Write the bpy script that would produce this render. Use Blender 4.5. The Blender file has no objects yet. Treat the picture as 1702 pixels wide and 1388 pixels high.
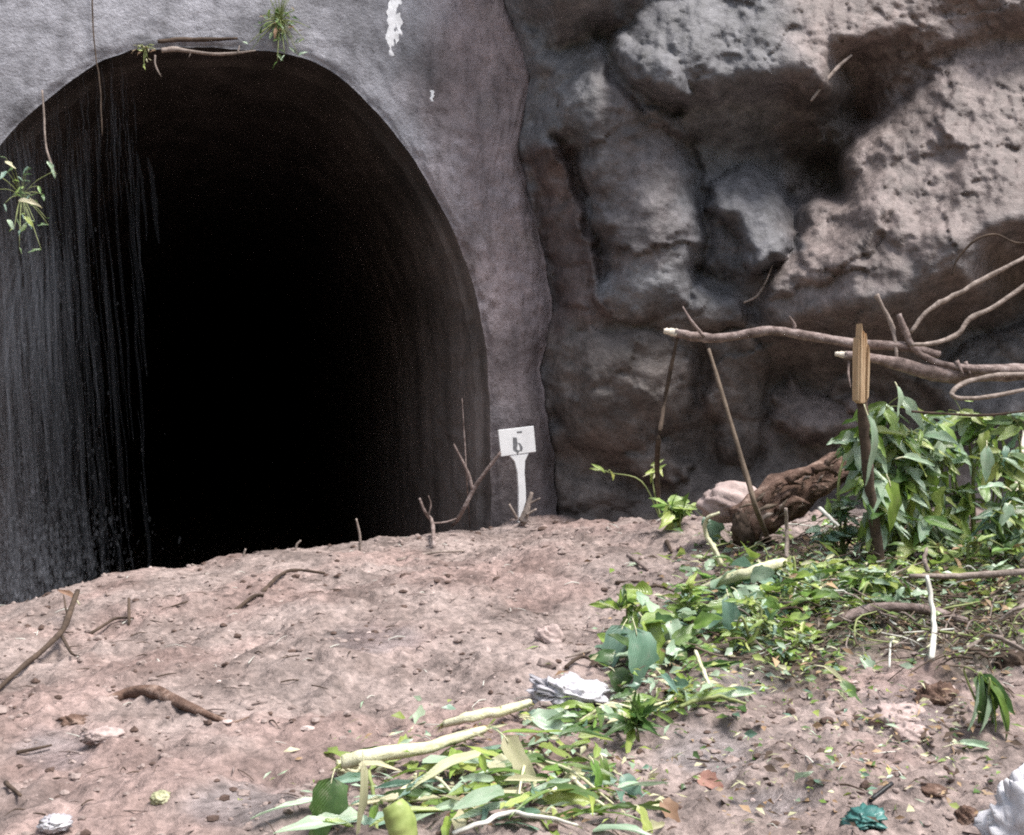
import bpy, math, random
import numpy as np
from mathutils import Vector, Matrix

random.seed(7); np.random.seed(7)
scene = bpy.context.scene
COL = scene.collection

# ------------------------------------------------------------------ camera
CAM = np.array([0.0, 0.0, 1.6])
YAW, PITCH, FPX = math.radians(12.4), math.radians(-1.2), 2054.0
cd = bpy.data.cameras.new('camera'); cam = bpy.data.objects.new('camera', cd); COL.objects.link(cam)
cd.sensor_width = 36.0; cd.lens = 36.0 * FPX / 1702.0; cd.clip_start = 0.05; cd.clip_end = 3000
cam.location = CAM; cam.rotation_euler = (math.pi/2 + PITCH, 0, -YAW)
scene.camera = cam

# ------------------------------------------------------------------ sky, sun, exposure
SUN = np.array([0.34, -0.22, 0.91]); SUN /= np.linalg.norm(SUN)
el = math.asin(SUN[2]); az = math.atan2(SUN[0], SUN[1])
w = bpy.data.worlds.new('World'); scene.world = w; w.use_nodes = True
nt = w.node_tree
sky = nt.nodes.new('ShaderNodeTexSky'); sky.sky_type = 'NISHITA'; sky.sun_disc = False
sky.sun_elevation = el; sky.sun_rotation = az; sky.air_density = 1.0; sky.dust_density = 1.2
bg = nt.nodes['Background']; bg.inputs['Strength'].default_value = 0.125
hs = nt.nodes.new('ShaderNodeHueSaturation'); hs.inputs['Saturation'].default_value = 0.38      # hazy, thinly clouded sky
nt.links.new(sky.outputs[0], hs.inputs['Color']); nt.links.new(hs.outputs[0], bg.inputs['Color'])
sd = bpy.data.lights.new('sun', 'SUN'); sd.energy = 2.3; sd.angle = math.radians(22); sd.color = (1.0, 0.95, 0.88)
sun = bpy.data.objects.new('sun', sd); COL.objects.link(sun)
sun.rotation_euler = Vector(SUN).to_track_quat('Z', 'Y').to_euler(); sun.location = (4, -4, 12)
scene.view_settings.view_transform = 'Standard'; scene.view_settings.look = 'None'
scene.view_settings.exposure = 1.55; scene.view_settings.gamma = 1.0
scene.cycles.filter_width = 2.0; scene.cycles.use_denoising = False
scene.cycles.max_bounces = 8; scene.cycles.transparent_max_bounces = 90

# ------------------------------------------------------------------ helpers
Fv = np.array([math.sin(YAW)*math.cos(PITCH), math.cos(YAW)*math.cos(PITCH), math.sin(PITCH)])
Rv = np.array([math.cos(YAW), -math.sin(YAW), 0.0]); Uv = np.cross(Rv, Fv)

def at(u, v, Y):
    """world point seen at photo pixel (u, v) standing at world distance Y"""
    u = np.asarray(u, float); v = np.asarray(v, float); Y = np.asarray(Y, float)
    r = Fv*FPX + (u - 851.0)[..., None]*Rv + (694.0 - v)[..., None]*Uv
    return CAM + r * (Y / r[..., 1])[..., None]

def perlin(x, y, seed=0):
    rs = np.random.RandomState(seed); perm = rs.permutation(256); perm = np.concatenate([perm, perm])
    ang = rs.rand(256)*2*np.pi; gx, gy = np.cos(ang), np.sin(ang)
    xi = np.floor(x).astype(int); yi = np.floor(y).astype(int); xf = x-xi; yf = y-yi
    s = lambda t: t*t*t*(t*(t*6-15)+10)
    def g(ix, iy, dx, dy):
        h = perm[(perm[ix & 255] + iy) & 255]; return gx[h]*dx + gy[h]*dy
    a = g(xi, yi, xf, yf); b = g(xi+1, yi, xf-1, yf); c = g(xi, yi+1, xf, yf-1); d = g(xi+1, yi+1, xf-1, yf-1)
    u_, v_ = s(xf), s(yf)
    return (a*(1-u_)+b*u_)*(1-v_) + (c*(1-u_)+d*u_)*v_

def fbm(x, y, octv=4, seed=0, gain=.5, ridged=False):
    t = 0; a = 1.0
    for i in range(octv):
        n = perlin(x*2**i + 17.3*i, y*2**i - 9.1*i, seed+i)
        t = t + a*((0.35-2*np.abs(n)) if ridged else n*1.4); a *= gain
    return t

def facets(x, y, seed, tilt=.6):
    """angular rock pieces: nearest jittered cell, each with its own level and tilt"""
    rs = np.random.RandomState(seed); T = rs.rand(64, 64, 5); xi = np.floor(x).astype(int); yi = np.floor(y).astype(int)
    best = np.full(x.shape, 9.0); out = np.zeros(x.shape)
    for a in (-1, 0, 1):
        for b in (-1, 0, 1):
            t = T[(xi+a) % 64, (yi+b) % 64]; dx = x-(xi+a+t[..., 0]); dy = y-(yi+b+t[..., 1]); d = dx*dx+dy*dy
            h = (t[..., 2]-.5) + tilt*2*((t[..., 3]-.5)*dx+(t[..., 4]-.5)*dy); m = d < best
            out = np.where(m, h, out); best = np.where(m, d, best)
    return out

def sstep(a, b, x):
    t = np.clip((x-a)/(b-a), 0, 1); return t*t*(3-2*t)

def polydist(P, poly):
    """signed distance (inside positive) of points P (n,2) to a polygon"""
    poly = np.array(poly, float); n = len(poly); d2 = np.full(len(P), 1e18); ins = np.zeros(len(P), bool)
    for i in range(n):
        a, b = poly[i], poly[(i+1) % n]; ab = b-a; ap = P-a
        t = np.clip((ap@ab)/max(ab@ab, 1e-9), 0, 1); q = ap - t[:, None]*ab
        d2 = np.minimum(d2, (q*q).sum(1))
        c = ((a[1] > P[:, 1]) != (b[1] > P[:, 1]))
        if abs(ab[1]) > 1e-9: ins ^= c & (P[:, 0] < ab[0]*(P[:, 1]-a[1])/ab[1] + a[0])
    d = np.sqrt(d2); return np.where(ins, d, -d)

def linedist(P, pts):
    pts = np.array(pts, float); d2 = np.full(len(P), 1e18)
    for a, b in zip(pts[:-1], pts[1:]):
        ab = b-a; ap = P-a; t = np.clip((ap@ab)/max(ab@ab, 1e-9), 0, 1); q = ap-t[:, None]*ab
        d2 = np.minimum(d2, (q*q).sum(1))
    return np.sqrt(d2)

def mesh_obj(name, verts, faces, mat=None, parent=None, smooth=True, mats=None, midx=None, col=None):
    me = bpy.data.meshes.new(name)
    me.from_pydata([tuple(map(float, p)) for p in verts] if not isinstance(verts, np.ndarray) else verts.tolist(), [], faces if not isinstance(faces, np.ndarray) else faces.tolist())
    for m in (mats or ([mat] if mat else [])): me.materials.append(m)
    if midx is not None: me.polygons.foreach_set('material_index', np.asarray(midx, np.int32))
    if smooth: me.polygons.foreach_set('use_smooth', np.ones(len(me.polygons), bool))
    if col is not None:
        ca = me.color_attributes.new('tint', 'FLOAT_COLOR', 'POINT')
        c4 = np.ones((len(me.vertices), 4), np.float32); c4[:, :3] = col; ca.data.foreach_set('color', c4.ravel())
    me.update()
    o = bpy.data.objects.new(name, me); COL.objects.link(o)
    if parent is not None: o.parent = parent
    return o

def grid_faces(nu, nv):
    i = np.arange(nu-1)[:, None]*nv + np.arange(nv-1)[None, :]
    return np.stack([i, i+nv, i+nv+1, i+1], -1).reshape(-1, 4)

def empty(name, loc=(0, 0, 0)):
    o = bpy.data.objects.new(name, None); COL.objects.link(o); o.location = [float(a) for a in loc]
    o.empty_display_size = .1
    return o

def tag(o, label=None, cat=None, group=None, kind=None):
    if label: o['label'] = label
    if cat: o['category'] = cat
    if group: o['group'] = group
    if kind: o['kind'] = kind
    return o

# ------------------------------------------------------------------ materials
def new_mat(name):
    m = bpy.data.materials.new(name); m.use_nodes = True
    t = m.node_tree; b = t.nodes['Principled BSDF']; return m, t, b
def N(t, ty, **kw):
    n = t.nodes.new(ty)
    for k, v in kw.items():
        if k in n.inputs.keys(): n.inputs[k].default_value = v
        else: setattr(n, k, v)
    return n
def ramp(t, stops):
    r = t.nodes.new('ShaderNodeValToRGB'); e = r.color_ramp.elements
    while len(e) < len(stops): e.new(.5)
    for i, (p, c) in enumerate(stops): e[i].position = p; e[i].color = (*c, 1) if len(c) == 3 else c
    return r
def L(t, a, b): t.links.new(a, b)

def noisy_mat(name, c0, c1, scale=8, rough=.9, bump=.4, bscale=40, bdist=.02, spec=.3, c2=None, detail=6, obrand=0., coat=0., stretch=(1, 1, 1), attr=False, speck=0., spscale=45):
    """two/three-colour noise with bump; optional per-object colour variation"""
    m, t, b = new_mat(name)
    tc = N(t, 'ShaderNodeTexCoord'); mp = N(t, 'ShaderNodeMapping'); mp.inputs['Scale'].default_value = stretch
    L(t, tc.outputs['Object'], mp.inputs['Vector'])
    n1 = N(t, 'ShaderNodeTexNoise', Scale=scale, Detail=detail, Roughness=.62); L(t, mp.outputs[0], n1.inputs['Vector'])
    st = [(.3, c0), (.7, c1)] if c2 is None else [(.28, c0), (.52, c1), (.75, c2)]
    r = ramp(t, st); L(t, n1.outputs['Fac'], r.inputs[0]); out = r.outputs[0]
    if speck:
        n3 = N(t, 'ShaderNodeTexNoise', Scale=spscale, Detail=5, Roughness=.7); L(t, mp.outputs[0], n3.inputs['Vector'])
        r3 = ramp(t, [(.30, (1-speck,)*3), (.48, (1-.25*speck,)*3), (.55, (1,)*3), (.72, (1+.8*speck,)*3)]); L(t, n3.outputs['Fac'], r3.inputs[0])
        m3 = N(t, 'ShaderNodeMix', data_type='RGBA', blend_type='MULTIPLY'); m3.inputs[0].default_value = 1
        L(t, out, m3.inputs[6]); L(t, r3.outputs[0], m3.inputs[7]); out = m3.outputs[2]
    if attr:
        ca = N(t, 'ShaderNodeAttribute', attribute_name='tint')
        mx = N(t, 'ShaderNodeMix', data_type='RGBA', blend_type='MULTIPLY'); mx.inputs[0].default_value = 1
        L(t, out, mx.inputs[6]); L(t, ca.outputs['Color'], mx.inputs[7]); out = mx.outputs[2]
    if obrand:
        oi = N(t, 'ShaderNodeObjectInfo'); hs = N(t, 'ShaderNodeHueSaturation')
        mr = N(t, 'ShaderNodeMapRange'); mr.inputs[3].default_value = 1-obrand; mr.inputs[4].default_value = 1+obrand
        L(t, oi.outputs['Random'], mr.inputs[0]); L(t, mr.outputs[0], hs.inputs['Value']); L(t, out, hs.inputs['Color']); out = hs.outputs[0]
    L(t, out, b.inputs['Base Color'])
    b.inputs['Roughness'].default_value = rough; b.inputs['Specular IOR Level'].default_value = spec
    n2 = N(t, 'ShaderNodeTexNoise', Scale=bscale, Detail=8, Roughness=.65); L(t, mp.outputs[0], n2.inputs['Vector'])
    bp = N(t, 'ShaderNodeBump', Strength=bump, Distance=bdist); L(t, n2.outputs['Fac'], bp.inputs['Height']); L(t, bp.outputs[0], b.inputs['Normal'])
    return m

def leaf_mat(name, c0, c1, rough=.33, trans=.30, rnd=.35):
    m, t, b = new_mat(name)
    tc = N(t, 'ShaderNodeTexCoord'); n1 = N(t, 'ShaderNodeTexNoise', Scale=2.5, Detail=4); L(t, tc.outputs['Object'], n1.inputs['Vector'])
    wv = N(t, 'ShaderNodeTexWave', Scale=9.0, Distortion=.6); wv.bands_direction = 'DIAGONAL'; L(t, tc.outputs['Object'], wv.inputs['Vector'])
    r = ramp(t, [(.3, c0), (.7, c1)]); L(t, n1.outputs['Fac'], r.inputs[0])
    oi = N(t, 'ShaderNodeObjectInfo'); gi = N(t, 'ShaderNodeNewGeometry')
    ad = N(t, 'ShaderNodeMath', operation='ADD'); L(t, oi.outputs['Random'], ad.inputs[0]); L(t, gi.outputs['Random Per Island'], ad.inputs[1])
    fr = N(t, 'ShaderNodeMath', operation='FRACT'); L(t, ad.outputs[0], fr.inputs[0])
    mr = N(t, 'ShaderNodeMapRange'); mr.inputs[3].default_value = 1-rnd; mr.inputs[4].default_value = 1+rnd
    mh = N(t, 'ShaderNodeMapRange'); mh.inputs[3].default_value = .475; mh.inputs[4].default_value = .515
    L(t, fr.outputs[0], mr.inputs[0]); L(t, oi.outputs['Random'], mh.inputs[0])
    hs = N(t, 'ShaderNodeHueSaturation'); L(t, mr.outputs[0], hs.inputs['Value']); L(t, mh.outputs[0], hs.inputs['Hue']); L(t, r.outputs[0], hs.inputs['Color'])
    nd = N(t, 'ShaderNodeTexNoise', Scale=5.0, Detail=6, Roughness=.7); L(t, tc.outputs['Object'], nd.inputs['Vector'])
    rd = ramp(t, [(.54, (0, 0, 0)), (.78, (.5, .5, .5))]); L(t, nd.outputs['Fac'], rd.inputs[0])
    md = N(t, 'ShaderNodeMix', data_type='RGBA'); L(t, rd.outputs[0], md.inputs[0]); L(t, hs.outputs[0], md.inputs[6]); md.inputs[7].default_value = (.26, .20, .17, 1)
    rr_ = N(t, 'ShaderNodeMapRange'); rr_.inputs[3].default_value = rough; rr_.inputs[4].default_value = .85; L(t, rd.outputs[0], rr_.inputs[0]); L(t, rr_.outputs[0], b.inputs['Roughness'])
    L(t, md.outputs[2], b.inputs['Base Color']); b.inputs['Specular IOR Level'].default_value = .75
    bp = N(t, 'ShaderNodeBump', Strength=.25, Distance=.01); L(t, wv.outputs['Fac'], bp.inputs['Height']); L(t, bp.outputs[0], b.inputs['Normal'])
    tr = N(t, 'ShaderNodeBsdfTranslucent'); L(t, hs.outputs[0], tr.inputs['Color'])
    mx = N(t, 'ShaderNodeMixShader'); mx.inputs[0].default_value = trans
    L(t, b.outputs[0], mx.inputs[1]); L(t, tr.outputs[0], mx.inputs[2]); L(t, mx.outputs[0], t.nodes['Material Output'].inputs['Surface'])
    return m

M = {}
M['mud'] = noisy_mat('mud', (.145, .108, .097), (.285, .225, .207), scale=2.2, bump=.9, bscale=40, bdist=.02, rough=.8, spec=.35, c2=(.37, .298, .278), attr=True, speck=.62, spscale=20)
M['clod'] = noisy_mat('clod', (.13, .08, .065), (.33, .23, .20), scale=14, bump=.5, bscale=60, bdist=.01, c2=(.42, .31, .28))
M['rock'] = noisy_mat('rock', (.52, .52, .52), (.88, .88, .88), scale=3.0, bump=.7, bscale=18, bdist=.03, rough=.62, spec=.4, c2=(1.15, 1.15, 1.15), detail=10, attr=True, speck=.45, spscale=11)
M['concrete'] = noisy_mat('concrete', (.66, .66, .66), (.90, .90, .90), scale=2.2, bump=1.0, bscale=34, bdist=.022, rough=.88, c2=(1.12, 1.12, 1.12), detail=10, attr=True, speck=.30, spscale=12)
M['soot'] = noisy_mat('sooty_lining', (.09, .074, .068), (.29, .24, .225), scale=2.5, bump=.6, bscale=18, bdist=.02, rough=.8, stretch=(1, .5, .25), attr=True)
M['earth'] = noisy_mat('earth', (.22, .15, .12), (.33, .25, .2), scale=.6)
M['white'] = noisy_mat('white_paint', (.74, .74, .75), (.86, .86, .87), scale=9, bump=.15, bscale=30, bdist=.003, rough=.5)
M['glyph'] = noisy_mat('faded_black_paint', (.10, .10, .11), (.22, .22, .23), scale=40, bump=.1, rough=.7)
M['splash'] = noisy_mat('white_splash', (.60, .60, .62), (.85, .85, .88), scale=20, bump=.2, rough=.7)

# ------------------------------------------------------------------ mud slope
CX = [-9, -4, -1.66, 0, 1, 2.2, 6, 12]
def crest(X):
    return np.interp(X, CX, [8.6, 8.9, 9.5, 10.2, 10.65, 11.15, 11.6, 11.6]), np.interp(X, CX, [-.25, -.12, .04, .25, .36, .41, .45, .45])
SMOOTH = [((1175, 1245), 95, 45), ((1250, 1130), 80, 28), ((400, 1335), 100, 42), ((90, 1245), 75, 36), ((1500, 1185), 85, 50), ((620, 1060), 90, 25), ((1290, 1330), 80, 26)]
def mud_base(X, Y):
    Yc, Zc = crest(X)
    t = (Y-3.6)/(Yc-3.6)
    z = .02 + (Zc-.02)*np.clip(t, -.3, 1.0)
    z = z + .05*np.sin(np.clip(t, 0, 1)*np.pi)
    z = z + .27*sstep(1.6, 3.6, X)*sstep(4.2, 7.2, Y)*(1-.9*sstep(8.6, 10.6, Y)) - .07*sstep(1.0, 2.0, X)*sstep(9, 10.8, Y)
    back = np.maximum(0, Y-Yc)
    z = z - np.where(X < 2.6, .75, .1)*np.maximum(0, back) - .10*np.exp(-((Y-Yc)/.25)**2)*(X < 2.6)*0
    z = np.maximum(z, -1.9)
    z = z + .10*fbm(X*.55, Y*.55, 3, 3) + .05*fbm(X*1.6, Y*1.6, 3, 9)
    return z
def mud_z(X, Y):
    X = np.asarray(X, float); Y = np.asarray(Y, float)
    return mud_base(X, Y)
xs = np.linspace(-5.5, 6.5, 640); ys = np.linspace(2.2, 11.9, 560)
X, Y = np.meshgrid(xs, ys, indexing='ij')
Z = mud_base(X, Y)
# pixel position of each vertex, to keep the wet patches smooth
rel = np.stack([X, Y, Z], -1)-CAM; dz = rel@Fv
PU = 851+FPX*(rel@Rv)/dz; PV = 694-FPX*(rel@Uv)/dz
sm = np.zeros_like(X)
for (cu, cv), a, b in SMOOTH:
    sm = np.maximum(sm, 1-sstep(.55, 1.15, np.hypot((PU-cu)/a, (PV-cv)/b) + .25*perlin(X*4, Y*4, 5)))
rough = (1-.85*sm)*(1-.6*sstep(-1.6, -.3, Y-crest(X)[0]))
lump = fbm(X*4.5, Y*4.5, 3, 21)
Z = Z + rough*(.030*lump + .032*np.maximum(0, fbm(X*8, Y*8, 3, 31)) + .013*fbm(X*15, Y*15, 2, 41)) - .015*sm
# tyre-like furrows / washed ridges on the lower right
Z = Z + rough*.03*sstep(6.4, 5.2, Y)*sstep(.3, 1.6, X)*fbm(X*5+Y*2, Y*7, 3, 77, ridged=True)
tint = np.ones(X.shape+(3,))
warm = sstep(-.2, .5, fbm(X*.9, Y*.9, 3, 55))[..., None]
tint = tint*(1-.12*warm*np.array([.2, .9, 1.0]))
tint = tint*(1-sm[..., None]*np.array([.16, .10, .04]))
PQ = np.stack([PU.ravel(), PV.ravel()], -1)
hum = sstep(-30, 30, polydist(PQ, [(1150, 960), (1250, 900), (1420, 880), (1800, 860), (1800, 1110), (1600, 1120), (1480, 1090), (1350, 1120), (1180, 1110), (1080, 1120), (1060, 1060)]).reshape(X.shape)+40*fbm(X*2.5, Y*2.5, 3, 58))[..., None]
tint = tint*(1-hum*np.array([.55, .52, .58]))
dampm = sstep(.15, .6, fbm(X*1.7, Y*1.7, 4, 66))[..., None]; tint = tint*(1-.28*dampm)
mud = mesh_obj('mud', np.stack([X, Y, Z], -1).reshape(-1, 3), grid_faces(len(xs), len(ys)), M['mud'], col=tint.reshape(-1, 3))
wa = mud.data.attributes.new('wet', 'FLOAT', 'POINT'); wa.data.foreach_set('value', sm.ravel().astype(np.float32))
tm = M['mud'].node_tree; an = N(tm, 'ShaderNodeAttribute', attribute_name='wet'); mrw = N(tm, 'ShaderNodeMapRange'); mrw.inputs[3].default_value = .82; mrw.inputs[4].default_value = .30
L(tm, an.outputs['Fac'], mrw.inputs[0]); L(tm, mrw.outputs[0], tm.nodes['Principled BSDF'].inputs['Roughness'])
GI, GJ = 1/(xs[1]-xs[0]), 1/(ys[1]-ys[0])
def surf_z(Xp, Yp):
    a = np.clip((Xp-xs[0])*GI, 0, len(xs)-1.01); b = np.clip((Yp-ys[0])*GJ, 0, len(ys)-1.01); i = a.astype(int); j = b.astype(int); a = a-i; b = b-j
    return (Z[i, j]*(1-a)+Z[i+1, j]*a)*(1-b) + (Z[i, j+1]*(1-a)+Z[i+1, j+1]*a)*b
YM = np.linspace(2.3, 11.8, 420)
def ground(u, v, lift=0.0):
    """point on the mud seen at photo pixel (u, v)"""
    d = Fv*FPX + (u-851.0)*Rv + (694.0-v)*Uv; d = d/d[1]; P = CAM + YM[:, None]*d
    k = np.argmax(P[:, 2] < surf_z(P[:, 0], P[:, 1])); y = YM[k] if k else 11.3
    p = CAM + d*y; p[2] += lift
    return p
def mz(X, Y): return float(surf_z(np.array([X]), np.array([Y]))[0])
tag(mud, 'pinkish brown landslide mud heaped up against the tunnel mouth', kind='structure')

# far ground, behind the camera and to the sides
gx = np.concatenate([np.linspace(-400, -12, 14), np.linspace(-10, 12, 40), np.linspace(14, 400, 14)])
gy = np.concatenate([np.linspace(-400, -8, 14), np.linspace(-6, 10, 30), np.linspace(13, 60, 8)])
GX, GY = np.meshgrid(gx, gy, indexing='ij'); GZ = -.45+.25*fbm(GX*.12, GY*.12, 3, 4)
GZ = np.where((GX > -5.4) & (GX < 6.4) & (GY > 2.3), -2.2, GZ)
tag(mesh_obj('ground', np.stack([GX, GY, GZ], -1).reshape(-1, 3), grid_faces(len(gx), len(gy)), M['earth']), 'bare brown earth around the slide', kind='structure')

# unseen dark slope added behind and beside the camera to block low sky light
M['blocker'] = noisy_mat('blocker_green', (.02, .035, .015), (.06, .085, .035), scale=.5, bump=.8, bscale=2, bdist=.5)
ha = np.linspace(math.radians(150), math.radians(390), 60); hr_ = np.linspace(0, 1, 18)
HA, HR = np.meshgrid(ha, hr_, indexing='ij'); rad_ = 17+HR*26+2.5*fbm(HA*4, HR*4, 3, 606)
HZ = -.5+HR**.8*19+2.0*HR*fbm(HA*6, HR*5, 3, 616)
tag(mesh_obj('sky_blocker', np.stack([2+rad_*np.cos(HA), 6+rad_*np.sin(HA), HZ], -1).reshape(-1, 3), grid_faces(60, 18), M['blocker']), 'unseen dark green slope added to block low sky light', kind='structure')

# ------------------------------------------------------------------ tunnel portal
YW = 11.0
def wall_y(X, Z):
    y = YW + .17*np.clip(Z-1.4, 0, 4) + .03*fbm(X*.7, Z*.7, 3, 12)
    y = y - .05*sstep(1.0, 1.9, X-.4*(Z-3))*sstep(2.4, 3.4, Z)      # shoulder of sprayed concrete
    return y + .010*fbm(X*5, Z*5, 4, 61) + .007*fbm(X*16, Z*16, 2, 71)
arch_px = [(817, 1500), (817, 1000), (817, 800), (816, 690), (812, 610), (801, 530), (777, 440), (742, 360), (703, 290), (662, 228), (620, 178), (570, 128), (525, 100), (480, 90), (430, 82), (340, 78), (250, 80), (175, 92), (110, 138), (60, 178), (20, 213), (-30, 275), (-75, 360), (-110, 450), (-132, 560), (-140, 690), (-142, 1000), (-142, 1500)]
out_px = [(940, 1500), (938, 900), (925, 760), (915, 690), (903, 610), (925, 520), (903, 400), (885, 310), (868, 235), (905, 130), (880, 60), (850, 0), (830, -120), (800, -700), (-1400, -700), (-1400, 1500)]
def on_face(px):
    px = np.array(px, float); y = np.full(len(px), YW)
    for _ in range(5): q = at(px[:, 0], px[:, 1], y); y = YW + .17*np.clip(q[:, 2]-1.4, 0, 4)
    return q[:, [0, 2]]
A = on_face(arch_px); O = on_face(out_px)
C0 = np.array([(A[0, 0]+A[-1, 0])/2, 1.2])
def radial(poly, ang):
    r = np.zeros(len(ang)); poly = np.vstack([poly, poly[:1]])
    for k, a in enumerate(ang):
        d = np.array([math.cos(a), math.sin(a)])
        for p, q in zip(poly[:-1], poly[1:]):
            e = q-p; den = d[0]*e[1]-d[1]*e[0]
            if abs(den) < 1e-9: continue
            pc = p-C0; t = (pc[0]*e[1]-pc[1]*e[0])/den; s = (pc[0]*d[1]-pc[1]*d[0])/den
            if t > 0 and -1e-6 <= s <= 1+1e-6: r[k] = max(r[k], t)
    return r
NA = 560
ang = np.linspace(-math.pi/2-.004, math.pi*1.5+.004, NA)
rin = radial(A, ang); rout = radial(O, ang); rout = np.convolve(np.pad(rout, 3, 'edge'), np.ones(7)/7, 'valid') + .025*fbm(ang*14, ang*0+.7, 4, 23)
rin = np.convolve(np.pad(rin, 12, 'edge'), np.hanning(27)[1:-1]/np.hanning(27).sum(), 'valid')
chip = .010*fbm(ang*9, ang*0+.3, 4, 18) + .05*np.maximum(0, perlin(ang*11, ang*0+2, 28))*np.exp(-((ang-1.62)/.38)**2)
rin_e = rin + chip
NR = 90
s = (np.linspace(0, 1, NR)**1.5)[None, :]
RR = rin_e[:, None]*(1-s) + np.maximum(rout, rin_e+.2)[:, None]*s
WX = C0[0] + RR*np.cos(ang)[:, None]; WZ = C0[1] + RR*np.sin(ang)[:, None]
WY = wall_y(WX, WZ) - .010*np.maximum(0, fbm(WX*11, WZ*11, 3, 151)) + .006*fbm(WX*22, WZ*22, 2, 161)
edge = ((1-s)*(rout-rin)[:, None]); WY = WY + .14*np.exp(-(edge/.12)**2)*(np.cos(ang) > .1)[:, None]
WY = WY + .03*np.exp(-((s*(rout-rin)[:, None])/.05)**2)          # worn arris
portal = tag(empty('tunnel_portal', (C0[0], YW, 0)), 'grey concrete tunnel portal with a black arched mouth', 'tunnel')
gray = np.array([.285, .282, .312]); mauve = np.array([.29, .238, .246]); tan = np.array([.32, .262, .22]); damp = np.array([.15, .132, .137])
f1 = sstep(1.2, 2.3, WX + .5*fbm(WX, WZ, 3, 91)); f2 = sstep(.25, .9, fbm(WX*.9+4, WZ*.9, 3, 95))*f1
cc = gray*(1-f1[..., None]) + mauve*f1[..., None]; cc = cc*(1-f2[..., None]*.6)+tan*f2[..., None]*.6
pit = sstep(.9, 1.7, WX)*sstep(1.4, 2.4, WZ); WY = WY + pit*(.018*fbm(WX*9, WZ*9, 3, 131) - .020*np.maximum(0, fbm(WX*14, WZ*14, 2, 141)))
fd = sstep(2.6, .7, WZ + .5*fbm(WX*1.3, WZ*1.3, 3, 97))*.8; cc = cc*(1-fd[..., None])+damp*fd[..., None]  # wall colour blends to a darker tone towards the bottom
big = fbm(WX*.9+3, WZ*.9, 4, 171, gain=.6); cc = cc*(1+.50*np.clip(big, -.9, .7))[..., None]
streak = sstep(.1, .7, fbm(WX*7, WZ*.8, 3, 99)); cc = cc*(1-.22*streak[..., None])
V = np.stack([WX, WY, WZ], -1)
# outer edge returns backwards
ret = V[:, -1:, :].copy(); ret[..., 1] += .55; V2 = np.concatenate([V, ret], 1); cc2 = np.concatenate([cc, cc[:, -1:]], 1)
def local(o, V): return V.reshape(-1, 3) - np.array(o.location)
wall = mesh_obj('wall', local(portal, V2), grid_faces(NA, NR+1), M['concrete'], portal, col=cc2.reshape(-1, 3))
# lining: jambs and barrel
dep = np.concatenate([[0, .03, .12, .3, .45, .46, .5], np.linspace(.7, 6, 40), np.linspace(6.4, 44, 50)])
DA, DD = np.meshgrid(ang, dep, indexing='ij')
rl = np.interp(DA, ang, rin); re_ = np.interp(DA, ang, rin_e)
k0 = np.exp(-DD/.06)
rr = re_*k0 + rl*(1-k0) + np.where(DD > .455, -.045, 0) + (1-k0)*.02*fbm(DA*14, DD*2.2, 4, 44) - .05*np.maximum(0, perlin(DA*2, DD*.6, 49))*(DD > .6)
LX = C0[0] + rr*np.cos(DA); LZ = C0[1] + rr*np.sin(DA)
LY = np.interp(DA, ang, WY[:, 0]) + DD
crown_shade = 1-.80*sstep(.25, .95, np.sin(DA)+.18*fbm(DA*3, DD*.7, 3, 54)); mesh_obj('lining', local(portal, np.stack([LX, LY, LZ], -1)), grid_faces(NA, len(dep)), M['soot'], portal, col=(crown_shade[..., None]*np.array([.96, .98, 1.0])).reshape(-1, 3))  # tint darkens towards the crown: shade under the vault painted into the colour
endv = np.stack([LX[:, -1], LY[:, -1], LZ[:, -1]], -1); endv = np.vstack([endv, [[C0[0], YW+44, 0]]])
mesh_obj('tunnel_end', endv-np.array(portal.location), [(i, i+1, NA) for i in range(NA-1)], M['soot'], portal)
# white splash marks on the wall
def wall_mark(pts, wid, seed, lift=.008):
    pts = np.array(pts, float); n = 26; t = np.linspace(0, 1, n); k = np.linspace(0, 1, len(pts))
    pu, pv = np.interp(t, k, pts[:, 0]), np.interp(t, k, pts[:, 1]); wd = np.interp(t, k, wid)*(1+.5*perlin(t*7, t*0+seed, seed))
    off = 4*perlin(t*5, t*0+seed+.5, seed+1)
    vs = []
    for a in (-1, -.4, .4, 1):
        uu, vv = pu+off+a*wd*(1+.35*perlin(t*11, t*0+a*3, seed+4)), pv
        y = np.full(n, YW)
        for _ in range(6): p = at(uu, vv, y); y = wall_y(p[:, 0], p[:, 2])
        vs.append(at(uu, vv, y - .004 - lift*(1-abs(a))))
    V = np.stack(vs, 0)
    return mesh_obj('paint_mark', local(portal, V), grid_faces(4, n), M['splash'], portal)
wall_mark([(660, -8), (656, 20), (657, 45), (652, 70), (653, 93)], [9, 11, 13, 10, 3], 3)
wall_mark([(719, 150), (717, 178)], [3, 2], 8)

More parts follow.
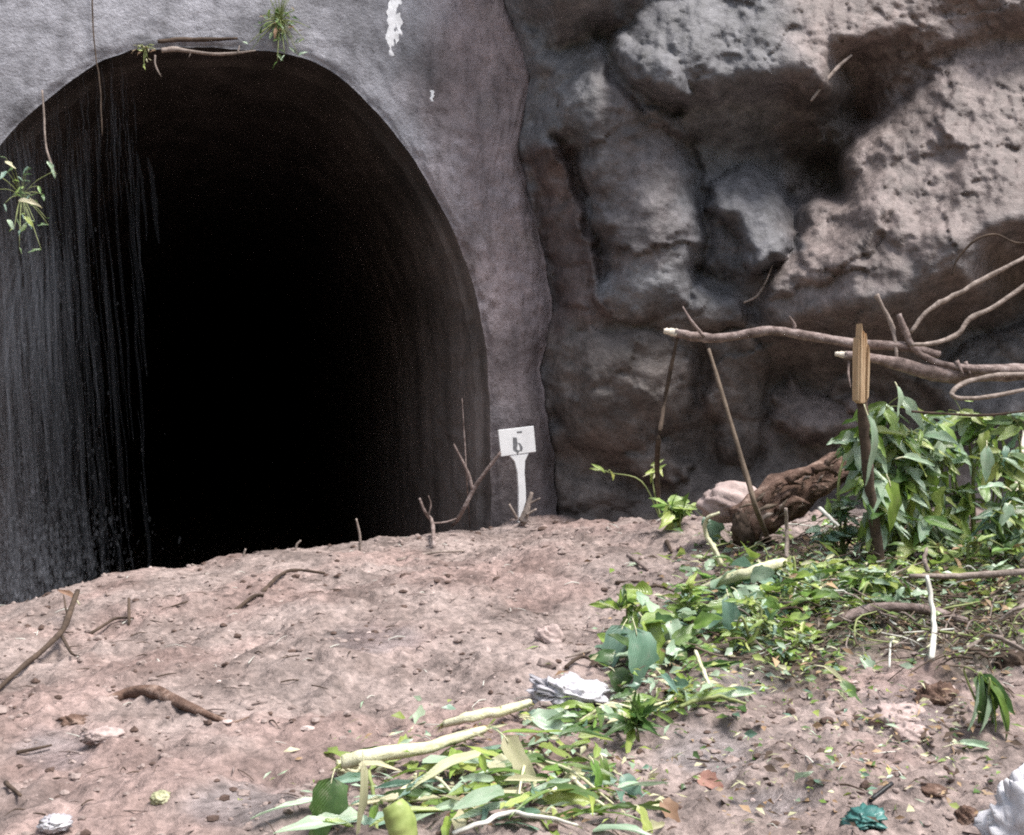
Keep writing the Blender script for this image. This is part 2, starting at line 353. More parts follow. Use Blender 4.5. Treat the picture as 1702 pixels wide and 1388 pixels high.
# ------------------------------------------------------------------ cliff (real relief, built at its own distance)
du = 4.0
us = np.arange(800, 2300, du); vs_ = np.arange(-620, 1100, du)
UU, VV = np.meshgrid(us, vs_, indexing='ij'); P2 = np.stack([UU.ravel(), VV.ravel()], -1)
warp = np.stack([14*fbm(P2[:, 0]/90, P2[:, 1]/90, 3, 201), 14*fbm(P2[:, 0]/90+7, P2[:, 1]/90, 3, 211)], -1) + np.stack([5*fbm(P2[:, 0]/24, P2[:, 1]/24, 2, 221), 5*fbm(P2[:, 0]/24+7, P2[:, 1]/24, 2, 231)], -1)
Pw = P2 + warp
COLS = {
 800: [(-600, -.6), (1100, -.6)],
 872: [(-600, .2), (-20, .18), (40, .02), (130, -.05), (300, -.10), (520, -.08), (860, -.10), (1100, -.1)],
 930: [(-600, .4), (-60, .62), (0, .58), (78, .16), (130, .22), (250, .12), (400, -.02), (510, .02), (560, .16), (700, .12), (860, -.02), (1100, 0)],
 1000: [(-600, .4), (-60, .66), (0, .60), (45, .30), (90, .36), (180, .40), (300, .40), (480, .40), (530, .38), (600, .42), (760, .30), (860, .15), (1100, .1)],
 1100: [(-600, -.1), (-60, .46), (0, .55), (80, .74), (135, .84), (225, .46), (260, .46), (350, .55), (505, .66), (600, .48), (740, .32), (800, .30), (900, .45), (1100, .5)],
 1200: [(-600, -.1), (-60, .52), (0, .62), (110, .92), (150, .86), (240, .36), (275, .38), (350, .55), (470, .60), (545, .66), (640, .42), (770, .38), (900, .75), (1100, .8)],
 1300: [(-600, .2), (-60, .68), (0, .80), (110, 1.02), (175, .62), (270, .14), (320, .30), (360, .62), (450, .92), (525, 1.02), (600, .60), (650, .55), (760, .60), (900, .9), (1100, 1.0)],
 1360: [(-600, .3), (-60, .6), (0, .80), (150, 1.15), (185, .60), (280, .08), (315, .18), (345, .70), (430, 1.12), (515, 1.25), (580, .85), (650, .62), (700, .75), (780, .65), (1100, 1.0)],
 1430: [(-600, .4), (-60, .8), (0, .95), (62, 1.08), (105, .60), (190, .30), (225, .66), (300, 1.0), (430, 1.42), (512, 1.55), (570, 1.05), (660, .72), (720, .85), (1100, 1.0)],
 1500: [(-600, .5), (-60, .9), (0, 1.0), (50, 1.05), (100, .80), (140, .84), (300, 1.30), (440, 1.65), (500, 1.72), (570, 1.05), (700, .9), (1100, 1.1)],
 1600: [(-600, .7), (-60, .98), (0, 1.06), (40, 1.0), (100, 1.08), (300, 1.65), (420, 1.88), (460, 1.90), (540, 1.0), (580, 1.05), (720, 1.3), (1100, 1.4)],
 1702: [(-600, .9), (-60, 1.36), (10, 1.40), (52, 1.16), (110, 1.26), (300, 1.85), (375, 2.02), (460, 1.2), (520, 1.15), (700, 1.5), (1100, 1.6)],
 2300: [(-600, 1.2), (-60, 1.8), (300, 2.6), (460, 2.2), (700, 2.6), (1100, 2.8)]}
cu_ = np.array(sorted(COLS), float)
H = np.stack([np.interp(Pw[:, 1], [p[0] for p in COLS[int(c)]], [p[1] for p in COLS[int(c)]]) for c in cu_], 0)
k = np.clip(np.searchsorted(cu_, Pw[:, 0])-1, 0, len(cu_)-2); fr = np.clip((Pw[:, 0]-cu_[k])/(cu_[k+1]-cu_[k]), 0, 1); fr = fr*fr*(3-2*fr)*.6+fr*.4
ar = np.arange(len(k)); hgt = H[k, ar]*(1-fr)+H[k+1, ar]*fr
# soften the kinks a little
Hg = hgt.reshape(UU.shape)
for _ in range(14):
    Hp = np.pad(Hg, 1, 'edge'); Hg = (Hp[1:-1, 1:-1]*2+Hp[:-2, 1:-1]+Hp[2:, 1:-1]+Hp[1:-1, :-2]+Hp[1:-1, 2:])/6
trend = np.interp(UU, [800, 950, 1150, 1350, 1700, 2300], [-.2, .25, .5, .75, 1.35, 2.4]); depth = 11.14 - (trend + 1.45*(Hg-trend)).ravel()
def bulge(poly, h, wpx, gu=0., gv=0., p=.5, soft=0):
    """piece of rock standing h metres proud of (or behind) its surround; rounded over wpx pixels; tilted faces"""
    global depth
    d = polydist(Pw, poly); t = np.clip((d+soft)/wpx, 0, 1); prof = (1-(1-t)**2)**p
    c = np.mean(np.array(poly, float), 0)
    depth = depth - prof*(h + gu*(P2[:, 0]-c[0])/100 + gv*(P2[:, 1]-c[1])/100)
def ridge(pts, h, wpx):
    global depth
    d = linedist(Pw, pts); depth = depth - h*np.exp(-(d/wpx)**2)
bulge([(925, 150), (990, 110), (1040, 150), (1105, 222), (1150, 285), (1168, 350), (1160, 440), (1140, 505), (1060, 535), (1015, 520), (1000, 430), (975, 330), (945, 240)], .22, 60)
bulge([(1072, 178), (1095, 172), (1125, 192), (1134, 222), (1100, 222), (1080, 208)], .14, 24)
bulge([(1008, 58), (1024, 92), (1060, 132), (1112, 160), (1160, 158), (1120, 100), (1060, 60), (1035, 40)], .20, 26, gv=.1)
bulge([(888, 250), (925, 240), (950, 320), (975, 420), (985, 510), (940, 520), (915, 430), (896, 330)], .10, 26)
ridge([(928, 245), (948, 310), (966, 375), (988, 445), (1008, 512)], .15, 9)
ridge([(948, 235), (972, 320), (992, 390), (1012, 450)], -0.19, 17)
ridge([(905, 130), (872, 232), (888, 310), (906, 400), (928, 520), (906, 610), (918, 700)], -0.14, 17)
ridge([(850, -10), (882, 42), (935, 80), (978, 62), (1012, 42), (1052, 18), (1095, -8)], -0.19, 20)
ridge([(1006, 66), (1018, 104), (1052, 145), (1078, 166), (1118, 176)], -0.16, 16)
ridge([(1118, 176), (1190, 168), (1262, 164), (1320, 158)], -0.14, 27)
ridge([(1135, 232), (1160, 290), (1172, 340), (1168, 395), (1158, 446)], -0.17, 14)
ridge([(1165, 455), (1205, 465), (1245, 485), (1255, 530)], -0.19, 21)
bulge([(1172, 350), (1200, 302), (1245, 272), (1290, 298), (1318, 332), (1328, 385), (1300, 430), (1250, 458), (1236, 430), (1222, 392), (1190, 372)], .42, 38, gv=.10)
bulge([(1150, 470), (1190, 478), (1235, 500), (1240, 545), (1180, 560), (1140, 530)], .12, 24)
ridge([(1322, 330), (1376, 318), (1386, 262), (1440, 192)], -0.19, 16)
ridge([(1322, 335), (1334, 375), (1316, 405), (1280, 440), (1258, 520)], -0.14, 13)
bulge([(1322, 338), (1380, 322), (1388, 270), (1450, 190), (1500, 230), (1480, 380), (1380, 470), (1270, 500), (1290, 440), (1335, 390)], .14, 34)
ridge([(1400, 115), (1440, 75), (1500, 60)], -0.12, 16)
ridge([(1500, 150), (1560, 105), (1640, 75), (1720, 55)], -0.11, 16)
bulge([(1288, 715), (1294, 650), (1308, 612), (1330, 652), (1400, 668), (1455, 650), (1475, 705), (1440, 730), (1330, 735)], .24, 26, gv=.22)
bulge([(1380, 650), (1405, 622), (1440, 640), (1440, 690), (1400, 695)], .18, 20)
bulge([(1180, 570), (1240, 545), (1285, 590), (1280, 690), (1240, 790), (1190, 770), (1170, 660)], .22, 55)
ridge([(1172, 570), (1165, 660), (1178, 760)], -0.10, 18)
bulge([(925, 585), (985, 545), (1080, 550), (1150, 600), (1150, 700), (1080, 745), (960, 750), (915, 690)], .24, 75)
bulge([(1040, 748), (1110, 735), (1155, 770), (1120, 805), (1050, 795)], .16, 24, gv=.1)
ridge([(930, 770), (1000, 775), (1050, 805), (1100, 830)], -0.14, 27)
bulge([(1520, 640), (1600, 570), (1720, 520), (1850, 480), (1850, 700), (1600, 720)], .20, 50)
ridge([(1500, 520), (1590, 480), (1702, 400)], -0.07, 24)
rmap = .38 + .95*np.clip(polydist(Pw, [(1310, -300), (1320, 330), (1255, 500), (1400, 470), (1560, 420), (1702, 330), (2400, 200), (2400, -400)])/40, 0, 1) \
     + .8*np.clip(polydist(Pw, [(1020, 80), (1110, 150), (1300, 110), (1300, -300), (1000, -300)])/25, 0, 1) + .5*np.clip(polydist(Pw, [(1100, 290), (1170, 350), (1170, 520), (1080, 500)])/25, 0, 1)
x, y = P2[:, 0], P2[:, 1]
wx, wy = x+10*fbm(x/30, y/30, 3, 501), y+10*fbm(x/30+9, y/30, 3, 511)
depth -= .07*fbm(x/140, y/140, 3, 301) + .05*facets(wx/110+.2*wy/95, wy/85, 7) + .018*rmap*facets(wx/38, wy/32, 17) + .03*fbm(x/55, y/55, 4, 311, gain=.55)
depth -= rmap*(.014*facets(wx/15, wy/13, 27) + .016*fbm(x/24, y/24, 3, 321, gain=.65) + .012*np.maximum(0, fbm(x/17, y/17, 2, 331)))
inside = polydist(P2, [(905, 1200), (938, 900), (925, 760), (915, 690), (903, 610), (925, 520), (903, 400), (885, 310), (868, 235), (905, 130), (880, 60), (850, 0), (830, -120), (800, -700), (2500, -700), (2500, 1300)])
depth = depth + .5*sstep(0, -40, inside)
CV = at(UU.ravel(), VV.ravel(), depth)
greyr = np.array([.245, .245, .258]); pink = np.array([.285, .236, .222]); brown = np.array([.185, .160, .148]); redd = np.array([.16, .125, .12]); blue = np.array([.19, .19, .205])
ct = np.tile(greyr*.9, (len(P2), 1))
def paint(poly, c, wpx, amt=1.0):
    global ct
    f = amt*sstep(-wpx, wpx, polydist(Pw, poly)+25*fbm(x/50, y/50, 3, 401)); ct = ct*(1-f[:, None]) + c*f[:, None]
paint([(900, 500), (1250, 530), (1500, 510), (1702, 400), (2400, 300), (2400, 1200), (880, 1200)], brown, 30)
paint([(870, 230), (960, 250), (1000, 400), (1010, 520), (930, 560), (880, 400)], redd, 20)
paint([(1000, 90), (1060, 150), (1130, 200), (1140, 420), (1020, 450), (980, 300)], (greyr+redd)/2, 25)
paint([(1310, -300), (1310, 60), (1320, 330), (1240, 520), (1420, 500), (1560, 460), (1702, 380), (2400, 250), (2400, -400)], pink, 55)
paint([(1165, 350), (1245, 270), (1320, 330), (1320, 400), (1240, 470), (1165, 440)], blue, 18)
paint([(1020, -300), (1020, 100), (1110, 160), (1290, 120), (1300, -300)], blue, 50, .7)
paint([(1560, 560), (1702, 500), (2400, 450), (2400, 760), (1560, 720)], greyr*.8, 30, .7)
paint([(1310, 180), (1400, 120), (1430, 200), (1380, 320), (1320, 320)], brown, 15)
paint([(1290, 730), (1300, 620), (1330, 650), (1450, 650), (1460, 720)], pink*.9, 14)
ct = ct*np.array([.74, .725, .735])*(1+.25*np.clip(fbm(x/120, y/120, 4, 421, gain=.6), -1, 1))[:, None]
cliff = mesh_obj('cliff', CV, grid_faces(len(us), len(vs_)), M['rock'], col=ct)
tag(cliff, 'rough brown and grey rock face right of the tunnel mouth', kind='structure')

# ------------------------------------------------------------------ plant / debris materials
M['leaf'] = leaf_mat('leaf_green', (.105, .20, .030), (.24, .38, .080))
M['leaf_dark'] = leaf_mat('leaf_dark', (.045, .10, .025), (.10, .19, .050), rnd=.25)
M['leaf_pale'] = leaf_mat('leaf_pale', (.26, .40, .25), (.44, .55, .41), rough=.32, rnd=.2)
M['leaf_lime'] = leaf_mat('leaf_lime', (.22, .31, .06), (.38, .46, .14), rnd=.25)
M['leaf_cream'] = leaf_mat('leaf_cream', (.42, .43, .24), (.60, .58, .38), rough=.5, rnd=.15)
M['leaf_blue'] = leaf_mat('leaf_blue_green', (.10, .20, .14), (.21, .34, .26), rough=.35, rnd=.2)
M['leaf_dry'] = leaf_mat('leaf_dry', (.20, .12, .055), (.36, .26, .14), rough=.7, trans=.15, rnd=.3)
M['leaf_rust'] = leaf_mat('leaf_rust', (.19, .09, .055), (.30, .17, .11), rough=.7, trans=.15, rnd=.15)
M['stalk'] = noisy_mat('pale_stalk', (.42, .43, .22), (.58, .56, .38), scale=16, bump=.9, bscale=22, bdist=.012, rough=.55, c2=(.64, .62, .48))
M['stalk_grey'] = noisy_mat('grey_stalk', (.36, .35, .31), (.62, .61, .56), scale=12, bump=.3, bscale=40, bdist=.004, rough=.6)
M['lime'] = noisy_mat('lime_stalk', (.17, .23, .06), (.34, .40, .14), scale=14, bump=.2, bscale=40, bdist=.004, rough=.45)
M['stem'] = noisy_mat('green_stem', (.13, .17, .05), (.28, .31, .13), scale=12, bump=.3, bscale=40, bdist=.003, rough=.6)
M['bark'] = noisy_mat('bark', (.06, .042, .036), (.22, .168, .155), scale=14, bump=1.0, bscale=26, bdist=.02, c2=(.40, .335, .32))
M['bark_mid'] = noisy_mat('bark_mid', (.08, .06, .045), (.17, .13, .10), scale=12, bump=.7, bscale=40, bdist=.008)
M['bark_dark'] = noisy_mat('bark_dark', (.035, .024, .018), (.10, .07, .052), scale=12, bump=.8, bscale=40, bdist=.008)
M['bark_pale'] = noisy_mat('bark_pale', (.12, .095, .08), (.34, .28, .25), scale=16, bump=.9, bscale=34, bdist=.012)
M['rot'] = noisy_mat('rotten_wood', (.045, .026, .02), (.15, .092, .07), scale=9, bump=1.0, bscale=20, bdist=.03, c2=(.42, .31, .26), detail=10)
M['wood'] = noisy_mat('fresh_wood', (.36, .23, .13), (.58, .43, .28), scale=6, bump=.6, bscale=24, bdist=.006, rough=.6, stretch=(5, 5, .6))
M['endwood'] = noisy_mat('pale_end_wood', (.52, .46, .38), (.70, .64, .56), scale=20, bump=.4, bscale=60, bdist=.004)
M['stone'] = noisy_mat('pink_stone', (.33, .25, .235), (.46, .37, .35), scale=9, bump=.6, bscale=30, bdist=.012, speck=.25)
M['plastic'] = noisy_mat('white_plastic', (.28, .26, .29), (.60, .59, .62), scale=7, bump=.5, bscale=16, bdist=.02, rough=.35, spec=.5)
M['sack'] = noisy_mat('white_sack', (.40, .39, .42), (.68, .67, .70), scale=5, bump=.5, bscale=30, bdist=.01, rough=.6, stretch=(3, 3, .5))
M['teal'] = noisy_mat('teal_plastic', (.02, .085, .08), (.07, .20, .18), scale=9, bump=.4, bscale=20, bdist=.01, rough=.35, spec=.5)
M['black'] = noisy_mat('black_plastic', (.012, .012, .014), (.03, .03, .033), scale=9, bump=.2, rough=.4)

# ------------------------------------------------------------------ shape builders
def catmull(pts, n=6):
    p = np.array(pts, float)
    if len(p) == 2: return p[0]+(p[1]-p[0])*np.linspace(0, 1, n)[:, None]
    q = np.vstack([2*p[0]-p[1], p, 2*p[-1]-p[-2]]); out = []
    for i in range(len(p)-1):
        a, b, c, d = q[i:i+4]
        for t in np.linspace(0, 1, n, endpoint=False):
            out.append(.5*((2*b)+(-a+c)*t+(2*a-5*b+4*c-d)*t*t+(-a+3*b-3*c+d)*t**3))
    out.append(p[-1]); return np.array(out)

def tube_data(pts, rad, sides=8, seed=0, knob=.24, wob=0., n=6, cap=True, kf=.22, af=1.0):
    """tapered, slightly knotty tube through the points; rad: radius at each given point"""
    P = catmull(pts, n); k = np.linspace(0, 1, len(P)); r = np.interp(k, np.linspace(0, 1, len(rad)), rad)
    rs = np.random.RandomState(seed)
    if wob: P = P + np.stack([perlin(k*9+seed, k*0+i*3.7, seed+i) for i in range(3)], -1)*wob*np.sin(k*np.pi)[:, None]
    T = np.gradient(P, axis=0); T /= np.linalg.norm(T, axis=1)[:, None]+1e-9
    up = np.array([.3, .2, 1.0]) if abs(T[0, 2]) < .9 else np.array([1.0, .2, 0])
    A_ = np.cross(T, up); A_ /= np.linalg.norm(A_, axis=1)[:, None]+1e-9; B_ = np.cross(T, A_)
    th = np.linspace(0, 2*np.pi, sides, endpoint=False)
    rn = 1+knob*2*perlin(k[:, None]*len(P)*kf+np.sin(th)[None, :]*.8, np.cos(th)[None, :]*1.6*af+seed+k[:, None]*0, seed) + knob*perlin(k[:, None]*len(P)*kf*3+np.cos(th)[None, :], np.sin(th)[None, :]*2.4*af+seed+k[:, None]*0, seed+3)
    V = P[:, None, :] + (r[:, None]*rn)[..., None]*(np.cos(th)[None, :, None]*A_[:, None, :]+np.sin(th)[None, :, None]*B_[:, None, :])
    V = V.reshape(-1, 3); m = len(P); F = []
    for i in range(m-1):
        for j in range(sides):
            F.append((i*sides+j, i*sides+(j+1) % sides, (i+1)*sides+(j+1) % sides, (i+1)*sides+j))
    if cap: F.append(tuple(range(sides))[::-1]); F.append(tuple((m-1)*sides+j for j in range(sides)))
    return V, F

def join(parts):
    VV, FF, off = [], [], 0
    for V, F in parts:
        VV.append(V); FF += [tuple(i+off for i in f) for f in F]; off += len(V)
    return np.vstack(VV), FF

def pxr(wpx, Y): return .5*wpx*Y*1.03/FPX
def world(p): return ground(p[0], p[1], p[2] if len(p) > 2 and p[2] < 1.5 else 0) if (len(p) < 3 or p[2] < 1.5) else at(p[0], p[1], p[2])
def pts_w(pts): return np.array([world(p) for p in pts])
def tube_px(pts, wpx, **kw):
    """tube through photo pixels; third number: distance Y (>1.5) or lift above the mud"""
    W = pts_w(pts); wp = np.interp(np.linspace(0, 1, len(W)), np.linspace(0, 1, len(wpx)), wpx)
    return tube_data(W, [pxr(a, p[1]) for a, p in zip(wp, W)], **kw)

def stick(name, label, cat, pts, wpx, mat, group=None, twigs=(), end=None, **kw):
    """a branch or stalk: main tube, optional side twigs and a pale broken end as parts"""
    W = pts_w(pts); base = W[0]
    root = tag(empty(name, base), label, cat, group)
    V, F = tube_px(pts, wpx, **kw); mesh_obj('stem', V-base, F, M[mat], root)
    for i, (tp, tw) in enumerate(twigs):
        V, F = tube_px(tp, tw, seed=i+31, n=5, sides=6); mesh_obj('twig', V-base, F, M[mat], root)
    if end:
        d = W[0]-W[1]; d /= np.linalg.norm(d); r = pxr(wpx[0], W[0][1])
        V, F = tube_data([W[0]-d*r*.5, W[0]+d*r*1.1, W[0]+d*r*2.6], [r*1.02, r*.9, r*.45], seed=5, knob=.35); mesh_obj('broken_end', V-base, F, M[end], root)
    return root

LEAF = {}
def leaf_mesh(kind, var):
    if (kind, var) in LEAF: return LEAF[kind, var]
    rs = np.random.RandomState(hash((kind, var)) % 1000 if False else {'ovate': 11, 'lance': 22, 'strip': 33, 'broad': 44}[kind]+var*7)
    asp = {'ovate': .5, 'lance': .36, 'strip': .18, 'broad': .62}[kind]
    n, mm = (9, 5); t = np.linspace(0, 1, n)
    w_ = {'ovate': .5*np.sin(np.pi*t**.72)**.85, 'lance': .5*np.sin(np.pi*t**.8)**1.1, 'strip': .5*np.minimum(1, np.minimum(t*7+.25, (1-t)*3.2)), 'broad': .5*np.sin(np.pi*t**.6)**.62}[kind]
    w_ = np.maximum(w_, .012); wl, wr = w_*(1+.13*rs.randn(n)), w_*(1+.13*rs.randn(n))
    if var % 3 == 2: wl[rs.randint(2, 7)] *= .35
    droop = rs.uniform(.05, .5); fold = rs.uniform(.10, .7); tw = rs.uniform(-.9, .9); side = rs.uniform(-.18, .18); rp = rs.uniform(.03, .07)
    V = np.zeros((n, mm, 3))
    for i in range(n):
        for j, a in enumerate(np.linspace(-1, 1, mm)):
            y = a*(wl[i] if a < 0 else wr[i]); z = asp*(fold*abs(y) + rp*math.sin(9*t[i]+4*a+var)*(.3+abs(a)) + tw*t[i]*y) - droop*t[i]**2 + .02*math.sin(7*t[i]+var)
            V[i, j] = (t[i]-.03*abs(a)*math.sin(t[i]*12), y+side*t[i]**2, z)
    me = bpy.data.meshes.new('leaf_'+kind); me.from_pydata(V.reshape(-1, 3).tolist(), [], grid_faces(n, mm).tolist())
    me.polygons.foreach_set('use_smooth', np.ones(len(me.polygons), bool)); me.update()
    LEAF[kind, var] = me; return me
LEAFM = {}
def leaf(parent, kind, mat, base, tip, width, normal, name='leaf', var=None):
    var = random.randrange(7) if var is None else var
    key = (kind, var, mat)
    if key not in LEAFM:
        me = leaf_mesh(kind, var).copy(); me.materials.append(M[mat]); LEAFM[key] = me
    o = bpy.data.objects.new(name, LEAFM[key]); COL.objects.link(o); o.parent = parent
    x = Vector(tip)-Vector(base); ln = x.length; x.normalize(); z = Vector(normal); z = (z-x*z.dot(x))
    if z.length < 1e-3: z = x.orthogonal()
    z.normalize(); y = z.cross(x)
    m = Matrix.Identity(4); sc = (ln, width, ln*.8)
    for c, (ax, k_) in enumerate(zip((x, y, z), sc)):
        for r_ in range(3): m[r_][c] = ax[r_]*k_
    b = Vector(base)-(parent.location if parent else Vector()); m.translation = b
    o.matrix_basis = m
    return o
UPC = np.array([.05, -.62, .78])
def rn(a, b): return random.uniform(a, b)
def leaf_px(parent, kind, mat, b, t, wpx, nrm=None, **kw):
    B, T = world(b), world(t)
    n_ = UPC+np.array([rn(-.3, .3), rn(-.2, .2), rn(-.3, .3)]) if nrm is None else nrm
    return leaf(parent, kind, mat, B, T, 2*pxr(wpx, B[1]), n_, **kw)
def one_leaf(name, label, cat, kind, mat, b, t, wpx, nrm=None, group=None):
    """a single fallen leaf: the blade and its petiole"""
    B = world(b); root = tag(empty(name, B), label, cat, group)
    o = leaf_px(root, kind, mat, b, t, wpx, nrm, name='blade')
    T = world(t); D_ = B-T; Q = B+D_*.22; Q[2] = max(Q[2]-.02, mz(Q[0], Q[1])+.005)
    V, F = tube_data([B-D_*.12, B, Q], [pxr(1.6, B[1]), pxr(2.4, B[1]), pxr(2.0, B[1])], sides=5, n=3)
    mesh_obj('petiole', V-B, F, M['stalk'], root)
    return root

def bush(name, label, cat, root_p, clusters, mats, kinds=('ovate', 'lance', 'lance'), size=(26, 46), ratio=(.3, .5), droop=.5, stem='stem', stem_w=(7, 4), group=None, spread=.35, wid=1.0):
    """stems from one root to each cluster, leaves as parts round the cluster"""
    R0 = world(root_p); root = tag(empty(name, R0), label, cat, group); st = []
    for ci, (u, v, dy, n, rad) in enumerate(clusters):
        C = at(u, v, R0[1]+dy); mid = (R0*.45+C*.55)+np.array([rn(-.08, .08), rn(-.05, .05), rn(.02, .14)])
        st.append(tube_data([R0, mid, C], [pxr(stem_w[0], R0[1]), pxr(stem_w[1]*1.3, R0[1]), pxr(stem_w[1]*.7, R0[1])], sides=5, seed=ci, n=5))
        for _ in range(int(n*1.75)):
            b = C + np.array([random.gauss(0, 1), random.gauss(0, .7), random.gauss(0, .8)])*pxr(rad, R0[1])*1.0
            g = mz(b[0], b[1])+.01
            if b[2] < g: b[2] = g+rn(0, .04)
            d = np.array([rn(-1, 1), rn(-.9, .35), rn(-.35, .75)-droop]); d /= np.linalg.norm(d)
            ln = 2*pxr(rn(*size)*1.3, R0[1]); T = b+d*ln
            gt = mz(T[0], T[1])+.008
            if T[2] < gt: T[2] = gt
            kd = random.choice(kinds); rt = rn(*ratio)*(1.0 if kd != 'lance' else .75)*wid
            leaf(root, kd, random.choice(mats), b, T, ln*rt, UPC+np.array([rn(-.7, .7), rn(-.4, .4), rn(-.5, .4)]))
            st.append(tube_data([C, (C+b)/2+np.array([0, 0, .01]), b], [pxr(1.6, R0[1])]*3, sides=4, n=2, cap=False))
    V, F = join(st); mesh_obj('stem', V-R0, F, M[stem], root)
    return root

def lump(name, center, radii, seed, mat, amp=.25, freq=2.0, parent=None, res=(36, 22), ridged=True, rot=0., fine=.3, facet=0., fs=2.2):
    th = np.linspace(0, 2*np.pi, res[0], endpoint=False); ph = np.linspace(.02, np.pi-.02, res[1])
    T_, P_ = np.meshgrid(th, ph, indexing='ij'); x_, y_, z_ = np.cos(T_)*np.sin(P_), np.sin(T_)*np.sin(P_), np.cos(P_)
    q = fbm(x_*freq+z_*1.7*freq+seed, y_*freq-z_*.9*freq, 4, seed, gain=.55, ridged=ridged)
    r = 1+amp*q+fine*amp*fbm(x_*freq*4+z_*3*freq, y_*freq*4+z_*2*freq, 2, seed+9)
    if facet: r = r + facet*facets(x_*fs+z_*.8*fs+seed, y_*fs-z_*fs*.7, seed, 1.0)
    v_ = np.stack([x_*r*radii[0], y_*r*radii[1], z_*r*radii[2]], -1)
    c, s_ = math.cos(rot), math.sin(rot); v_ = np.stack([v_[..., 0]*c-v_[..., 2]*s_, v_[..., 1], v_[..., 0]*s_+v_[..., 2]*c], -1)
    nu, nv = res; F = [(i*nv+j, ((i+1) % nu)*nv+j, ((i+1) % nu)*nv+j+1, i*nv+j+1) for i in range(nu) for j in range(nv-1)]
    V = v_.reshape(-1, 3)
    F += [tuple(i*nv for i in range(nu))[::-1], tuple(i*nv+nv-1 for i in range(nu))]
    off = np.array(center)-(np.array(parent.location) if parent else 0)
    o = mesh_obj(name, V, F, M[mat], parent); o.location = off
    return o

# ------------------------------------------------------------------ waterfall at the left of the mouth
wf0 = at(60, 1000, 9.9)
wf = tag(empty('waterfall', wf0), 'thin veil of falling water at the left of the tunnel mouth', 'waterfall')
mw, tw_, bw = new_mat('falling_water')
bw.inputs['Base Color'].default_value = (.72, .78, .92, 1); bw.inputs['Roughness'].default_value = .3
tp = N(tw_, 'ShaderNodeBsdfTransparent'); tl = N(tw_, 'ShaderNodeBsdfTranslucent'); tl.inputs['Color'].default_value = (.85, .88, .95, 1)
m1 = N(tw_, 'ShaderNodeMixShader'); m1.inputs[0].default_value = .5; m2 = N(tw_, 'ShaderNodeMixShader'); m2.inputs[0].default_value = .0048
L(tw_, bw.outputs[0], m1.inputs[1]); L(tw_, tl.outputs[0], m1.inputs[2]); L(tw_, tp.outputs[0], m2.inputs[1]); L(tw_, m1.outputs[0], m2.inputs[2])
L(tw_, m2.outputs[0], tw_.nodes['Material Output'].inputs['Surface']); M['water'] = mw
parts = []
rw = random.Random(5)
def fall(u0, v0, u1, v1, wpx, sd):
    Y0 = rw.uniform(10.15, 10.75); n = 7; t = np.linspace(0, 1, n)
    uu = u0+(u1-u0)*t**.8+np.array([rw.gauss(0, 1.2) for _ in t]); vv = v0+(v1-v0)*t
    W = at(uu, vv, Y0-.15*t); w_ = wpx*np.sin(np.pi*np.clip(t*.9+.06, 0, 1))**.7
    return tube_data(W, [pxr(max(a, .25), Y0) for a in w_], sides=4, seed=sd, n=3, knob=.3)
for i in range(90):          # drops leaving the lip
    u = rw.choice([rw.uniform(20, 215), rw.gauss(160, 18), rw.gauss(195, 18), rw.gauss(80, 22)]); v = 85+max(0, (175-u))*.85+rw.uniform(0, 160)
    l_ = rw.uniform(40, 190); parts.append(fall(u, v, u+l_*.05, v+l_, rw.uniform(.8, 3.0), i))
for i in range(520):          # veil
    u = abs(rw.gauss(0, 90))-15; v = 1000-800*rw.random()**.8; l_ = rw.uniform(120, 480)
    parts.append(fall(u, v, u+l_*rw.uniform(.02, .14), min(v+l_, 1010), rw.choice([rw.uniform(1.5, 3), rw.uniform(3, 9)]), i))
for i in range(80):          # fan thrown off the plant on the left
    a = rw.uniform(.0, 1.0); u = 20+90*a; v = 385+40*(1-a)+rw.uniform(-10, 30); l_ = rw.uniform(120, 320)
    parts.append(fall(u, v, u-60+70*a+rw.uniform(-15, 25), v+l_, rw.uniform(1.5, 5), i))
V, F = join(parts); tag(mesh_obj('stream', V-wf0, F, M['water'], wf), kind='stuff')
# fine spray: drops thickest where the water lands
OD = np.array([(1, 0, 0), (-1, 0, 0), (0, 1, 0), (0, -1, 0), (0, 0, 1.6), (0, 0, -1.6)], float); OFc = np.array([(0, 2, 4), (2, 1, 4), (1, 3, 4), (3, 0, 4), (2, 0, 5), (1, 2, 5), (3, 1, 5), (0, 3, 5)])
rsp = np.random.RandomState(9); nd_ = 7000; lo = rsp.rand(nd_) < .6
du_ = np.where(lo, rsp.randn(nd_)*75+40, np.abs(rsp.randn(nd_))*75-20); dv_ = np.where(lo, 1010-np.abs(rsp.randn(nd_))*95, 380+rsp.rand(nd_)*620)
dy_ = 10.2+rsp.rand(nd_)*.5; DC = at(du_, dv_, dy_); dr_ = (.003+.010*rsp.rand(nd_)**2)*np.where(lo, 1.5, 1)
V = (OD[None]*dr_[:, None, None]+DC[:, None, :]).reshape(-1, 3); F = (OFc[None]+(np.arange(nd_)*6)[:, None, None]).reshape(-1, 3)
M['spray'] = mw.copy(); M['spray'].name = 'spray_drops'
for nd2 in M['spray'].node_tree.nodes:
    if nd2.type == 'MIX_SHADER' and nd2.inputs[0].default_value < .1: nd2.inputs[0].default_value = .010
tag(mesh_obj('spray', V-wf0, F, M['spray'], wf), kind='stuff')

